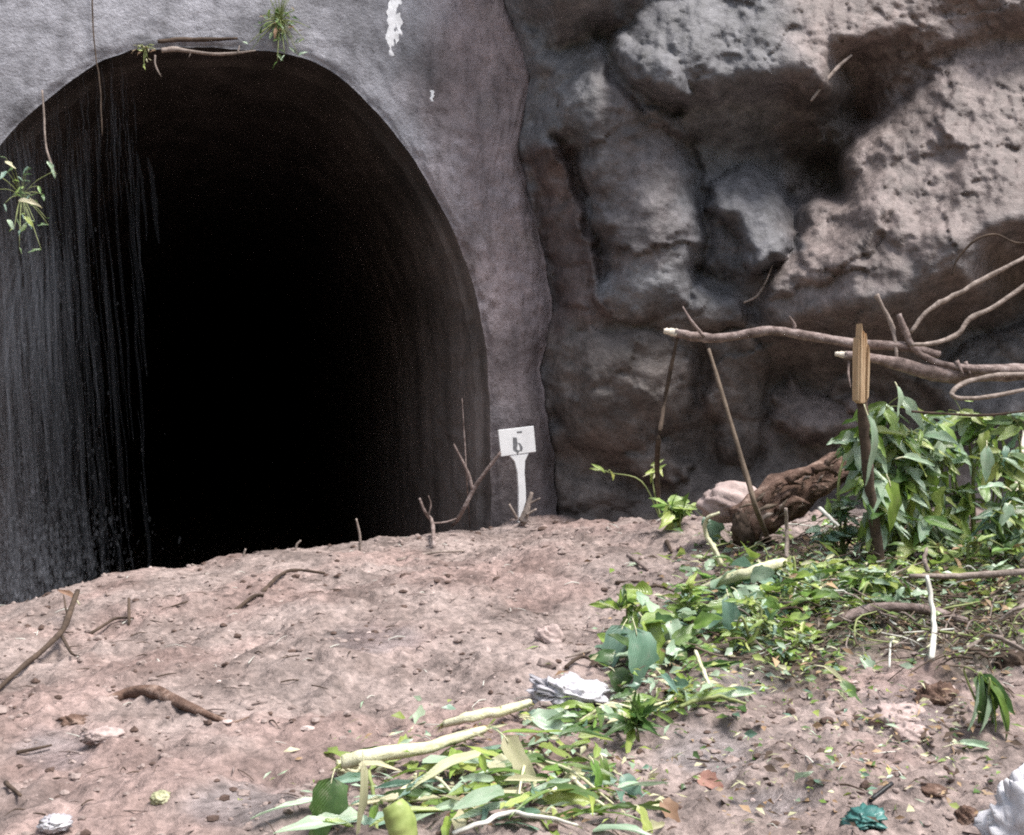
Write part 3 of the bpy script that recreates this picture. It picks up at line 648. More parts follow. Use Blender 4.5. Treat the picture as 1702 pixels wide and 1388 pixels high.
# ------------------------------------------------------------------ growth on the portal
def on_wall(u, v, off=.0):
    y = YW
    for _ in range(6): p = at(u, v, y); y = float(wall_y(p[0], p[2]))
    return at(u, v, y-off)
stickp = lambda pts, off: [(u, v, float(on_wall(u, v, off)[1])) for u, v in pts]
stick('hanging_vine', 'long thin vine hanging from above over the left of the tunnel arch', 'vine', stickp([(153, -30), (154, 30), (158, 85), (165, 130), (168, 180), (170, 226)], .06), [2.2, 2.4, 2.2, 2, 2, 1.2], 'bark_dark', wob=.01)
stick('hanging_root', 'pale short root dangling at the upper left of the tunnel mouth', 'root', stickp([(70, 150), (73, 190), (76, 240), (84, 270), (92, 292)], .10), [2.5, 3, 3, 4, 3], 'bark_pale')
stick('fallen_rod', 'dark thin stick lying along the crown of the tunnel arch', 'stick', stickp([(262, 69), (300, 66), (340, 66), (395, 64)], .05), [6, 8, 7, 4], 'bark_dark')
stick('dry_root', 'pale crooked root along the crown of the tunnel arch', 'root', stickp([(268, 84), (290, 82), (320, 86), (355, 90), (385, 89), (425, 84)], .08), [8, 9, 5, 5, 5, 2], 'bark_pale',
      twigs=[(stickp([(318, 86), (314, 95)], .08), [3, 1.5]), (stickp([(395, 88), (398, 76)], .08), [3, 1.5]), (stickp([(258, 92), (258, 108), (268, 128)], .08), [3, 3, 1.5])])
def wall_tuft(name, label, u0, v0, su, sv, n, mats, size, off, droop):
    R0 = on_wall(u0, v0, 0); root = tag(empty(name, R0), label, 'plant'); st = []
    for i in range(n):
        u, v = random.gauss(u0, su), random.gauss(v0, sv); b = on_wall(u, v, rn(.01, off)); ln = 2*pxr(rn(*size), 11)
        d = np.array([rn(-.8, .8), rn(-.6, 0), rn(-.6, .6)-droop]); d /= np.linalg.norm(d)
        leaf(root, random.choice(['lance', 'lance', 'ovate']), random.choice(mats), b, b+d*ln, ln*rn(.2, .4), UPC+np.array([rn(-.5, .5), 0, rn(-.4, .4)]))
        st.append(tube_data([R0, (R0+b)/2+np.array([0, -.03, .02]), b], [.006, .004, .002], sides=4, n=3))
    V, F = join(st); mesh_obj('stem', V-R0, F, M['stem'], root)
    return root
wall_tuft('wall_plant', 'small green plant rooted above the crown of the arch', 465, 36, 20, 26, 80, ['leaf_dark', 'leaf', 'leaf_dry', 'leaf_dark', 'leaf_pale'], (8, 18), .12, .2)
wall_tuft('wall_weed', 'tiny weeds in the seam left of the dry root', 240, 84, 14, 10, 16, ['leaf_lime', 'leaf_dry', 'leaf_cream'], (6, 12), .08, .2)
tf = wall_tuft('wall_fern', 'dark green plant with pale leaf at the far left edge', 36, 325, 24, 36, 40, ['leaf_dark', 'leaf_dark', 'leaf', 'leaf_blue'], (9, 20), .4, .3)
for b, t, wp, mt in [((30, 334), (70, 338), 10, 'leaf_cream'), ((8, 268), (26, 280), 9, 'leaf_cream'), ((12, 365), (26, 378), 8, 'leaf_pale'), ((78, 268), (96, 292), 8, 'leaf_pale'), ((40, 360), (58, 372), 8, 'leaf_lime')]:
    leaf_px(tf, 'ovate', mt, (*b, 10.45), (*t, 10.45), wp)
sprig = empty('cliff_sprig', at(1068, 470, 10.42)); tag(sprig, 'tiny yellow sprig growing on the rock face', 'plant')
for b, t, wp in [((1062, 470), (1078, 438), 7), ((1064, 468), (1058, 448), 5), ((1068, 472), (1084, 460), 5)]: leaf_px(sprig, 'lance', 'leaf_cream', (*b, 10.42), (*t, 10.35), wp)

# ------------------------------------------------------------------ kilometre sign
YS = 10.72
sb = at(868, 872, YS); sign = tag(empty('distance_sign', sb), 'small white tilted distance sign on a tapered post before the portal', 'sign')
def plate(name, px, y0, th, mat, parent, ref):
    n = len(px); f = np.array([at(u, v, y0) for u, v in px]); b = f+np.array([0, th, 0])
    V = np.vstack([f, b])-ref; F = [tuple(range(n)), tuple(range(2*n-1, n-1, -1))]+[((i+1) % n, i, n+i, n+(i+1) % n) for i in range(n)]
    o = mesh_obj(name, V, F, M[mat], parent, smooth=False)
    md = o.modifiers.new('edge', 'BEVEL'); md.width = .004; md.segments = 2; md.limit_method = 'ANGLE'
    return o
brd = plate('board', [(828, 715), (887, 708), (891, 751), (833, 759)], YS, .03, 'white', sign, sb)
plate('post', [(847, 757.5), (879, 753.5), (873, 766), (872, 785), (874, 815), (876, 900), (862, 900), (862, 815), (860, 785), (856, 768)], YS+.004, .05, 'white', sign, sb)
def glyph(px, nm='number'):
    o = plate(nm, px, YS-.0015, .001, 'glyph', brd, sb); o.modifiers.clear(); return o
glyph([(852.5, 727), (859, 727.5), (860.5, 738), (858, 752), (853, 748)]); glyph([(861, 736), (865, 737), (869, 744), (868, 750), (864, 749.5), (864.5, 743)]); glyph([(857.5, 747), (864, 749.2), (860, 756)])
glyph([(859, 717), (868, 716.5), (867.5, 719.5), (859.5, 720)], 'small_mark')

# ------------------------------------------------------------------ twigs standing by the sign
G1 = 'twigs sticking out of the mud by the sign'
stick('forked_twig', 'forked dry twig leaning left of the white sign', 'twig', [(752, 872), (764, 858, 10.7), (788, 812, 10.6), (808, 783, 10.55), (832, 752, 10.5)], [7, 8, 7, 6, 5], 'bark',
      twigs=[([(786, 815, 10.6), (776, 782, 10.6), (754, 738, 10.6)], [6, 5, 3])], group=G1)
stick('thin_twig', 'tall hair thin twig upright in front of the tunnel jamb', 'twig', [(781, 878), (776, 800, 10.7), (773, 745, 10.7), (768, 662, 10.7)], [2, 2.4, 2.4, 1.2], 'bark', group=G1)
stick('broken_twig', 'short crooked twig stub on the mud crest', 'twig', [(722, 912), (718, 868, 10.45), (706, 850, 10.4), (697, 828, 10.4)], [7, 7, 5, 4], 'bark',
      twigs=[([(712, 858, 10.4), (716, 838, 10.4), (712, 824, 10.4)], [3, 2.5, 2]), ([(718, 870, 10.45), (740, 868, 10.5), (758, 862, 10.6)], [3, 3, 2])], group=G1)
stick('root_stub', 'pale splintered stub beside the foot of the sign', 'twig', [(868, 868, 10.55), (876, 845, 10.55), (884, 818, 10.55)], [16, 11, 6], 'bark_pale',
      twigs=[([(860, 862, 10.5), (846, 838, 10.5)], [5, 3]), ([(878, 838, 10.55), (898, 828, 10.5)], [4, 2]), ([(874, 856, 10.5), (892, 846, 10.5)], [6, 3])], group=G1)
for i, (u, v, u2, v2) in enumerate([(598, 888, 592, 862), (492, 908, 500, 898), (405, 924, 408, 912), (330, 944, 318, 938)]):
    stick('twig_stub', ['tiny twig stub upright on the mud crest, nearest the sign', 'tiny pale twig leaning on the crest before the tunnel', 'tiny stub on the crest below the middle of the tunnel', 'leftmost tiny stub on the mud crest'][i], 'twig', [(u, v+34, 10.0), (u, v+2, 10.0), (u2, v2, 10.0)], [5, 3], 'bark_pale', group='tiny stubs along the crest')

# ------------------------------------------------------------------ twigs and the log on the open mud
stick('bent_branch', 'dark bent branch with broken tip at the left edge', 'branch', [(-20, 1168, .02), (40, 1122, .05), (96, 1080, .08), (112, 1062, .12), (130, 1034, .20)], [7, 8, 9, 9, 7], 'bark_dark',
      twigs=[([(104, 1078, .07), (118, 1094, .03), (132, 1096, .02)], [6, 4, 2]), ([(112, 1058, .12), (106, 1036, .18)], [4, 2])])
one_leaf('dead_leaf', 'small orange dead leaf at the tip of the bent branch', 'leaf', 'ovate', 'leaf_rust', (126, 1038, .16), (96, 1030, .2), 10)
stick('half_buried_log', 'curved brown log half buried in the mud at left', 'log', [(160, 1166, -.02), (205, 1160, .012), (255, 1160, .024), (300, 1178, .024), (345, 1192, .012), (385, 1200, 0), (415, 1192, 0)], [8, 19, 21, 17, 10, 5, 3], 'rot', knob=.25, sides=14, kf=.08, af=1.8)
twg = [([(388, 1018), (420, 1000, .03), (438, 994, .02)], 7, 'bark_dark', 'short dark twig on the mud, lower of a pair'), ([(436, 985), (462, 968, .04), (490, 954, .03), (540, 955, .01)], 6, 'bark_dark', 'dark bent twig on the mud, upper of a pair'),
       ([(150, 1054), (190, 1037, .03), (222, 1030, .01)], 5, 'bark_dark', 'thin dark twig right of the bent branch'), ([(215, 1040), (214, 1020, .1)], 6, 'bark_dark', 'tiny dark peg standing on the left mud'),
       ([(262, 1016), (312, 1005, .02)], 4, 'bark_dark', 'thin twig flat on the mud below the crest'), ([(1042, 922), (1060, 942, .03), (1076, 952, .02)], 7, 'bark', 'short grey twig on the mud near the rock foot'),
       ([(1024, 974, .02), (1062, 972, .02)], 7, 'bark_dark', 'short dark twig above the big leaves'), ([(1062, 994, .03), (1090, 990, .06), (1122, 992, .03)], 6, 'bark_dark', 'curved dark twig over the broad leaves'),
       ([(1108, 905, .02), (1116, 930, .05)], 8, 'bark_dark', 'short dark chip near the curled leaf'), ([(660, 932), (720, 925, .03), (772, 918, .01)], 5, 'bark_pale', 'pale twig lying below the forked twig'),
       ([(28, 1255, .01), (86, 1250, .03)], 6, 'bark_dark', 'dark twig on the wet mud at lower left'), ([(10, 1310, .02), (34, 1340, .04)], 8, 'bark_dark', 'dark stick at the lower left edge'),
       ([(985, 1080), (940, 1100, .02)], 6, 'bark_pale', 'straw coloured stem left of the broad leaves'), ([(940, 1118, .03), (968, 1108, .05), (1000, 1118, .03)], 6, 'bark_dark', 'dark curved root above the plastic bag')]
for i, (p, w_, mt, lb) in enumerate(twg): stick('twig', lb, 'twig', p, [w_, w_*.9, w_*.6], mt, group='twigs lying on the mud', seed=i)

# ------------------------------------------------------------------ broken trunk, log and branches at the right
TB = ground(1466, 942); YT = float(TB[1])
trunk = tag(empty('snapped_tree', TB), 'snapped slim trunk with fresh orange splintered top', 'tree')
V, F = tube_data([TB+np.array([0, 0, -.1]), at(1452, 860, YT), at(1440, 760, YT), at(1434, 690, YT), at(1434, 640, YT)], [pxr(22, YT), pxr(20, YT), pxr(18, YT), pxr(18, YT), pxr(15, YT)], seed=4, sides=12)
mesh_obj('bark', V-TB, F, M['bark_dark'], trunk)
for px in [[(1426, 666), (1430.5, 668), (1431, 590), (1429.5, 566), (1428, 560), (1426.5, 584)], [(1430, 669), (1434.5, 671), (1435, 575), (1434, 545), (1433, 537), (1431.5, 560)], [(1434, 671), (1438, 670), (1439, 585), (1438, 556), (1436.5, 549), (1435, 566)], [(1437.5, 669), (1441.5, 667), (1443, 600), (1442, 566), (1440.5, 553), (1438.5, 578)], [(1441, 666), (1444.5, 660), (1446, 620), (1446.5, 590), (1444.5, 572), (1442.5, 600)]]:
    plate('splinter', px, YT-.055+rn(-.014, .014), .075, 'wood', trunk, TB)
Yb = YT
stick('long_branch', 'long bare branch reaching left with a pale snapped end', 'branch', [(1122, 553, Yb+.6), (1160, 560, Yb+.55), (1200, 562, Yb+.5), (1280, 550, Yb+.4), (1350, 560, Yb+.3), (1430, 572, Yb+.2), (1500, 576, Yb+.1), (1560, 590, Yb+.1)], [15, 17, 17, 16, 17, 17, 17, 14], 'bark', end='endwood', seed=2,
      twigs=[([(1318, 556, Yb+.35), (1320, 540, Yb+.35), (1312, 526, Yb+.35)], [7, 6, 3]), ([(1170, 560, Yb+.5), (1150, 535, Yb+.5), (1135, 510, Yb+.55)], [6, 5, 3])])
stick('thick_branch', 'thick grey fallen branch entering from the right edge', 'branch', [(1404, 590, Yb+.2), (1450, 596, Yb+.12), (1510, 610, Yb+.05), (1570, 622, Yb), (1640, 620, Yb-.05), (1740, 618, Yb-.1)], [13, 16, 26, 32, 30, 28], 'bark', end='endwood', seed=8, sides=12,
      twigs=[([(1412, 596, Yb+.2), (1410, 620, Yb+.15), (1414, 645, Yb+.1)], [5, 4, 2]), ([(1590, 600, Yb-.06), (1600, 622, Yb-.1)], [8, 5]), ([(1605, 602, Yb-.06), (1612, 622, Yb-.1)], [8, 5])])
stick('curved_branch', 'curved grey shoot bending up from the thick branch', 'branch', [(1494, 522, Yb+.1), (1506, 555, Yb+.08), (1520, 580, Yb+.05), (1550, 600, Yb), (1590, 610, Yb-.05), (1640, 614, Yb-.1), (1720, 616, Yb-.1)], [9, 12, 12, 13, 14, 16, 16], 'bark', seed=3)
stick('upright_twig', 'crooked pale tipped twig above the splintered trunk', 'twig', [(1456, 490, Yb+.2), (1466, 508, Yb+.18), (1482, 540, Yb+.15), (1488, 570, Yb+.1), (1491, 602, Yb+.08)], [10, 6, 9, 6, 6], 'bark_pale', seed=4)
stick('slender_branch', 'upper of two slender grey branches reaching to the right edge', 'branch', [(1514, 552, Yb), (1535, 525, Yb), (1570, 500, Yb-.02), (1620, 472, Yb-.03), (1680, 440, Yb-.05), (1730, 415, Yb-.05)], [7, 8, 9, 9, 8, 7], 'bark_pale', seed=5, wob=.02)
stick('slender_branch', 'lower wavy slender branch reaching to the right edge', 'branch', [(1515, 573, Yb-.05), (1555, 570, Yb-.05), (1592, 555, Yb-.05), (1612, 530, Yb-.05), (1655, 508, Yb-.08), (1730, 455, Yb-.1)], [7, 8, 9, 9, 9, 8], 'bark_pale', seed=6)
stick('looped_vine', 'looped pale vine under the thick branch at the right edge', 'vine', [(1730, 622, Yb-.2), (1660, 624, Yb-.2), (1610, 634, Yb-.2), (1584, 650, Yb-.22), (1590, 661, Yb-.25), (1640, 660, Yb-.25), (1730, 642, Yb-.25)], [9, 9, 9, 9, 8, 8, 7], 'bark_pale', seed=7)
stick('black_vine', 'thin black arching vine on the rock at upper right', 'vine', [(1582, 458, 8.62), (1592, 430, 8.6), (1620, 400, 8.55), (1655, 390, 8.5), (1690, 404, 8.45), (1740, 400, 8.4)], [3.5, 4, 4.5, 4, 4, 3], 'bark_dark', seed=8)
stick('dark_twig', 'thin dark horizontal twig through the leafy bush', 'twig', [(1515, 684, Yb-.15), (1570, 688, Yb-.2), (1640, 690, Yb-.2), (1730, 680, Yb-.2)], [4, 5, 5, 4], 'bark_dark', seed=9)
stick('leaning_stick', 'dark leaning stick under the left end of the long branch', 'stick', [(1097, 850), (1092, 770, Yb+.75), (1106, 660, Yb+.68), (1126, 560, Yb+.6)], [6, 8, 7, 5], 'bark_dark', seed=10)
stick('leaning_stick', 'brown leaning stick crossing in front of the rotten log', 'stick', [(1278, 900), (1258, 850, Yb+.1), (1238, 780, Yb+.15), (1205, 670, Yb+.3), (1178, 580, Yb+.45)], [10, 9, 9, 7, 6], 'bark_mid', seed=11)
stick('root_on_rock', 'pale root hanging down the hollow in the rock', 'root', [(1348, 168, 10.0), (1365, 145, 10.0), (1392, 112, 10.05), (1415, 92, 10.1)], [4, 6, 7, 4], 'bark_pale', seed=12)
stick('root_on_rock', 'thin pale root curving on the rock below the bluish boulder', 'root', [(1236, 503, 10.2), (1258, 492, 10.18), (1272, 470, 10.15), (1284, 440, 10.15)], [4, 4, 4, 2], 'bark_pale', seed=13)
LG = ground(1262, 908); YL = float(LG[1])
log = tag(empty('rotten_log', LG), 'crumbling brown rotten log propped against the rock', 'log')
V, F = tube_data([at(1232, 872, YL), at(1265, 852, YL+.02), at(1310, 822, YL+.08), at(1355, 798, YL+.12), at(1405, 772, YL+.2), at(1430, 760, YL+.2)], [pxr(66, YL), pxr(78, YL), pxr(80, YL), pxr(66, YL), pxr(50, YL), pxr(26, YL)], sides=22, seed=6, knob=.30, n=10, kf=.05, af=3.2)
mesh_obj('trunk', V-LG, F, M['rot'], log)
lump('broken_end', at(1238, 880, YL-.05), (pxr(46, YL), .08, pxr(72, YL)), 14, 'bark_dark', amp=.3, parent=log)
for i, (p, w_) in enumerate([([(1270, 838), (1282, 812), (1300, 800)], 14), ([(1310, 800), (1330, 786), (1352, 788)], 16), ([(1352, 782), (1372, 776), (1392, 790)], 14), ([(1372, 770), (1395, 752)], 10), ([(1290, 850), (1320, 832), (1345, 838)], 15)]):
    V, F = tube_data([at(u, v, YL-.15) for u, v in p], [pxr(w_, YL), pxr(w_, YL), pxr(w_*.4, YL)][:len(p)], seed=i, knob=.4, n=5); mesh_obj('flake', V-LG, F, M['rot'], log)
for i in range(34):          # loose slivers of bark and rotten fibre
    t_ = rn(0, 1); cu, cv = 1245+175*t_, 866-100*t_; wd = 34-14*t_; a = rn(-1, 1); c = at(cu+a*wd*.45, cv+a*wd*.8, YL+.2*t_-.10-.12*math.sqrt(max(0, 1-a*a))); l_ = rn(.05, .16); d = np.array([.8, .1, .45])+np.array([rn(-.4, .4), rn(-.3, .1), rn(-.4, .4)]); d = d/np.linalg.norm(d)*l_*.5
    V, F = tube_data([c-d, c+np.array([0, -.012, .01]), c+d], [rn(.004, .01), rn(.008, .02), .003], sides=6, n=3, seed=i, knob=.4); mesh_obj('flake', V-LG, F, M[random.choice(['rot', 'bark_mid', 'bark_pale', 'rot'])], log)
lump('stone', at(1212, 836, YL+.35), (pxr(95, 9), .16, pxr(58, 9)), 23, 'stone', amp=.16, freq=1.3, ridged=False, facet=.22, fs=.9); tag(bpy.context.scene.objects['stone'], 'pale pink angular stone behind the rotten log', 'stone')

# ------------------------------------------------------------------ leafy plants at the right
GR = 'torn leafy plants on the debris heap'
green = ['leaf', 'leaf', 'leaf', 'leaf_dark', 'leaf_lime', 'leaf_lime', 'leaf_pale', 'leaf_pale', 'leaf_blue']
bush('leafy_bush', 'tall leafy plant with long drooping leaves right of the splintered trunk', 'plant', (1490, 930), [(1470, 680, -.1, 12, 22), (1445, 770, -.1, 10, 20), (1515, 720, -.1, 12, 26), (1490, 740, -.15, 14, 26), (1500, 800, -.2, 12, 26), (1480, 860, -.2, 12, 26), (1530, 870, -.2, 12, 28), (1535, 780, -.1, 9, 26), (1440, 720, -.2, 12, 18), (1446, 800, -.3, 12, 18), (1455, 850, -.3, 10, 18)], ['leaf', 'leaf_dark', 'leaf', 'leaf_lime', 'leaf_pale', 'leaf_pale'], size=(28, 58), ratio=(.30, .50), droop=.75, group=GR)
bush('leafy_bush', 'leafy plant with upright shoots at the right edge', 'plant', (1620, 925), [(1600, 690, 0, 13, 24), (1560, 730, 0, 12, 26), (1690, 760, 0, 10, 24), (1640, 720, -.05, 13, 26), (1585, 760, -.05, 10, 26), (1650, 790, -.05, 10, 28), (1600, 830, -.1, 12, 28), (1680, 850, -.1, 10, 26), (1640, 880, -.1, 12, 26)], green, size=(24, 52), ratio=(.30, .52), droop=.5, group=GR)
bush('leafy_bush', 'leafy plant with pale shoots low at the far right', 'plant', (1690, 935), [(1690, 700, 0, 9, 24), (1670, 760, -.1, 10, 26), (1700, 820, -.1, 11, 26), (1660, 850, -.15, 11, 28), (1700, 890, -.15, 10, 26)], ['leaf', 'leaf_dark', 'leaf_pale', 'leaf_lime', 'leaf_blue'], size=(24, 50), ratio=(.3, .5), droop=.6, group=GR)
bush('leafy_bush', 'leafy plant in the middle of the bush, below the thick branch', 'plant', (1555, 930), [(1545, 700, 0, 8, 22), (1560, 760, -.1, 10, 26), (1550, 820, -.15, 12, 26), (1570, 870, -.2, 12, 28)], ['leaf', 'leaf_dark', 'leaf_pale', 'leaf_lime', 'leaf_pale'], size=(24, 52), ratio=(.3, .5), droop=.6, group=GR)
bush('leafy_bush', 'low tangle of small leaves left of the dark trunk', 'plant', (1400, 925), [(1390, 850, .05, 14, 26), (1420, 880, 0, 14, 24), (1370, 890, 0, 14, 24), (1410, 740, .1, 12, 16)], ['leaf_dark', 'leaf_blue', 'leaf_pale', 'leaf', 'leaf_dark'], size=(14, 30), ratio=(.3, .5), droop=.3, group=GR)
bush('leafy_bush', 'low leafy clump below the rotten log', 'plant', (1320, 985), [(1290, 950, 0, 14, 26), (1340, 960, 0, 14, 28), (1380, 950, 0, 14, 26), (1310, 1010, -.1, 14, 28), (1360, 1020, -.1, 14, 28)], green+['leaf_lime', 'leaf_cream'], size=(14, 30), ratio=(.3, .5), droop=.25, group=GR)
bush('leafy_bush', 'bright green clump below the foot of the splintered trunk', 'plant', (1460, 1010), [(1445, 960, 0, 14, 22), (1480, 960, 0, 12, 24), (1430, 1000, -.1, 12, 24), (1500, 990, -.05, 10, 22)], ['leaf', 'leaf', 'leaf_pale', 'leaf_lime', 'leaf_dark'], size=(18, 40), ratio=(.3, .45), droop=.5, group=GR)
bush('leafy_bush', 'dark scrubby clump above the pale horizontal stick', 'plant', (1610, 960), [(1560, 910, 0, 12, 26), (1620, 905, 0, 14, 28), (1680, 915, 0, 12, 28), (1650, 960, -.1, 8, 30)], ['leaf_dark', 'leaf_dark', 'leaf', 'leaf_lime', 'leaf_dry'], size=(12, 28), ratio=(.3, .5), droop=.3, group=GR)
bush('leafy_bush', 'scrubby green clump right of the broad leaves', 'plant', (1250, 1075), [(1220, 1060, 0, 12, 24), (1270, 1040, 0, 14, 26), (1290, 1080, -.05, 14, 28), (1330, 1065, 0, 12, 26), (1250, 1000, .05, 10, 22)], green+['leaf_lime'], size=(14, 30), ratio=(.3, .5), droop=.3, group=GR)
bush('leafy_bush', 'small bright leaf clump at the foot of the rock', 'plant', (1130, 880), [(1115, 842, 0, 7, 12), (1130, 858, 0, 6, 10)], ['leaf', 'leaf', 'leaf_lime'], size=(20, 34), ratio=(.4, .55), droop=.3, stem_w=(4, 2), group=GR)
bush('leafy_sprig', 'pale two leaved sprig in front of the dark rock', 'plant', (1100, 868), [(1010, 785, .2, 2, 6), (1085, 780, .1, 5, 12)], ['leaf_lime', 'leaf_cream', 'leaf_lime'], size=(16, 24), ratio=(.3, .4), droop=.2, stem_w=(3, 2))
bush('leafy_sprig', 'upright narrow leaved sprig among the broad leaves', 'plant', (1146, 1060), [(1142, 985, -.1, 9, 12), (1146, 1010, -.1, 8, 14)], ['leaf_lime', 'leaf'], kinds=('lance',), size=(18, 30), ratio=(.3, .45), droop=-.1, stem_w=(4, 2))
bush('leafy_sprig', 'tuft of green blades above the big hanging leaves', 'plant', (1042, 1050), [(1030, 1010, -.1, 6, 10), (1055, 1015, -.1, 6, 10)], ['leaf_lime', 'leaf', 'leaf_dark'], kinds=('lance',), size=(26, 40), ratio=(.35, .5), droop=.1, stem_w=(4, 2))
bush('leafy_sprig', 'fan of dark green blades beside the plastic bag', 'plant', (1062, 1240, .02), [(1048, 1205, 0, 8, 10), (1066, 1200, 0, 8, 10)], ['leaf_dark', 'leaf', 'leaf_dark'], kinds=('lance',), size=(30, 50), ratio=(.25, .4), droop=-.05, stem_w=(4, 2))
bush('leafy_sprig', 'green leaf bundle standing at the right edge of the mud', 'plant', (1636, 1205, .02), [(1630, 1120, 0, 5, 6), (1640, 1130, 0, 5, 6)], ['leaf', 'leaf_pale', 'leaf_dark'], kinds=('lance', 'strip'), size=(60, 80), ratio=(.2, .3), droop=1.6, stem_w=(5, 3))

# large leaves one can pick out: each a fallen leaf of its own
big = [
 ('broad', 'leaf_blue', (1036, 1040, .40), (1006, 1122, .20), 44, 'broad grey green leaf hanging at the left of the big leaves'),
 ('broad', 'leaf_blue', (1056, 1044, .42), (1078, 1152, .12), 58, 'largest broad pale green leaf hanging beside the bag'),
 ('broad', 'leaf', (1070, 1030, .45), (1106, 1110, .25), 48, 'broad mid green leaf right of the largest leaf'),
 ('broad', 'leaf_dark', (1018, 1112, .20), (1050, 1160, .06), 40, 'dull grey green leaf under the hanging broad leaves'),
 ('broad', 'leaf_pale', (1112, 1030, .35), (1146, 1078, .22), 34, 'whitish bent leaf below the narrow sprig'),
 ('broad', 'leaf_pale', (1160, 1032, .33), (1196, 1060, .25), 30, 'pale green leaf between sprig and scrub'),
 ('ovate', 'leaf_lime', (1200, 1010, .35), (1192, 1050, .25), 26, 'yellow green leaf under the pale diagonal stalk'),
 ('broad', 'leaf_pale', (1222, 980, .40), (1256, 1026, .25), 36, 'shiny pale leaf hanging under the diagonal stalk'),
 ('broad', 'leaf_blue', (1210, 990, .35), (1222, 1070, .12), 30, 'grey leaf hanging behind the shiny pale leaf'),
 ('broad', 'leaf_cream', (1040, 1166, .06), (1092, 1164, .06), 34, 'cream square leaf piece right of the plastic bag'),
 ('strip', 'leaf_pale', (1000, 1172, .06), (1044, 1218, .03), 16, 'pale blade at the lower right of the plastic bag'),
 ('strip', 'leaf_pale', (1020, 1168, .06), (1052, 1206, .04), 14, 'narrow pale blade right of the bag, inner one'),
 ('broad', 'leaf_pale', (880, 1192, .05), (960, 1222, .03), 36, 'broad pale flattened leaf below the plastic bag'),
 ('broad', 'leaf_lime', (812, 1206, .05), (900, 1208, .04), 26, 'yellow green leaf strip under the upper pale stalk'),
 ('strip', 'leaf_cream', (838, 1224, .06), (900, 1316, .05), 34, 'broad cream strip of torn leaf at bottom centre'),
 ('ovate', 'leaf_cream', (812, 1268, .03), (850, 1300, .03), 34, 'cream triangular scrap left of the cream strip'),
 ('strip', 'leaf', (984, 1262, .08), (1008, 1330, .03), 18, 'dark green blade at bottom centre, left of the blue one'),
 ('strip', 'leaf', (1000, 1258, .08), (1016, 1322, .03), 14, 'green blade standing between cream strip and blue leaf'),
 ('broad', 'leaf_pale', (996, 1254, .08), (1036, 1262, .06), 26, 'white glossy leaf piece above the green blades'),
 ('broad', 'leaf_blue', (1032, 1288, .06), (1078, 1342, .03), 34, 'blue green leaf lying at bottom centre'),
 ('strip', 'leaf_lime', (1060, 1340, .05), (1090, 1392, .03), 18, 'bright lime blade at the bottom edge'),
 ('strip', 'leaf_cream', (604, 1268, .08), (608, 1408, .02), 16, 'whitish torn sheath running down to the bottom edge'),
 ('broad', 'leaf_dark', (552, 1292, .16), (532, 1400, .03), 56, 'dark green leaf hanging at the left of the banana stalk'),
 ('broad', 'leaf_pale', (690, 1205, .05), (720, 1180, .12), 26, 'small pale green leaf above the banana stalk'),
 ('strip', 'leaf_lime', (672, 1236, .05), (706, 1192, .10), 12, 'narrow green blade leaning above the banana stalk'),
 ('broad', 'leaf_dry', (835, 1350, .04), (890, 1358, .03), 30, 'olive brown flattened leaf at the bottom edge'),
 ('ovate', 'leaf_dark', (870, 1330, .04), (930, 1345, .03), 22, 'dark blue green leaf near the bottom centre'),
 ('broad', 'leaf_rust', (1160, 1290, .03), (1205, 1310, .05), 34, 'rusty brown dry leaf on the wet mud'),
 ('broad', 'leaf_rust', (1098, 1330, .02), (1132, 1372, .05), 30, 'orange brown curled leaf at the bottom'),
 ('ovate', 'leaf_dark', (1396, 1132, .06), (1432, 1172, .02), 24, 'dark olive leaf with pale stalk on the right mud'),
 ('strip', 'leaf_cream', (1368, 1108, .06), (1436, 1150, .04), 9, 'cream strip along the dark olive leaf'),
 ('strip', 'leaf_cream', (1392, 1148, .05), (1432, 1190, .02), 8, 'thin cream strip below the dark olive leaf'),
 ('ovate', 'leaf_pale', (1430, 1090, .08), (1460, 1122, .03), 24, 'pale green leaf above the lavender mud lump'),
 ('broad', 'leaf_blue', (1180, 855, .30), (1190, 905, .12), 44, 'curled pale green leaf left of the rotten log'),
 ('strip', 'leaf_pale', (1442, 690, None), (1470, 800, None), 22, 'long pale drooping leaf on the splintered trunk'),
 ('strip', 'leaf', (1478, 800, None), (1500, 880, None), 30, 'long mid green leaf hanging below the pale drooping leaf'),
 ('lance', 'leaf_pale', (1640, 740, None), (1640, 800, None), 24, 'pale grey leaf hanging near the right edge'),
 ('ovate', 'leaf_pale', (1672, 810, None), (1630, 806, None), 18, 'shiny horizontal leaf near the right edge'),
 ('ovate', 'leaf_pale', (1678, 836, None), (1668, 872, None), 22, 'pale upright leaf at the right edge of the bush'),
 ('ovate', 'leaf_pale', (1500, 760, None), (1555, 772, None), 16, 'pale leaf across the middle of the bush'),
 ('ovate', 'leaf_pale', (1490, 640, None), (1502, 690, None), 18, 'pale hanging leaf under the thick branch'),
 ('broad', 'leaf_pale', (1320, 1300, .02), (1385, 1282, .03), 22, 'pale green scrap on the right mud'),
 ('strip', 'leaf_pale', (1590, 1236, .02), (1700, 1240, .03), 12, 'pale strip above the white sack'),
]
for kind, mt, b, t, wp, lb in big:
    if b[2] is None: b = (b[0], b[1], YT-.28); t = (t[0], t[1], YT-.33)
    else:
        gb = world((b[0], b[1])); # stand the leaf on the ground behind the point it touches
        gt = world((t[0], t[1], t[2]*.25)); Yl = float(gt[1]); b = (b[0], b[1], min(Yl+.06+b[2]*.15, float(gb[1]))) ; t = (t[0], t[1], Yl)
    one_leaf('fallen_leaf', lb, 'leaf', kind, mt, b, t, wp, group='large leaves lying in the debris')

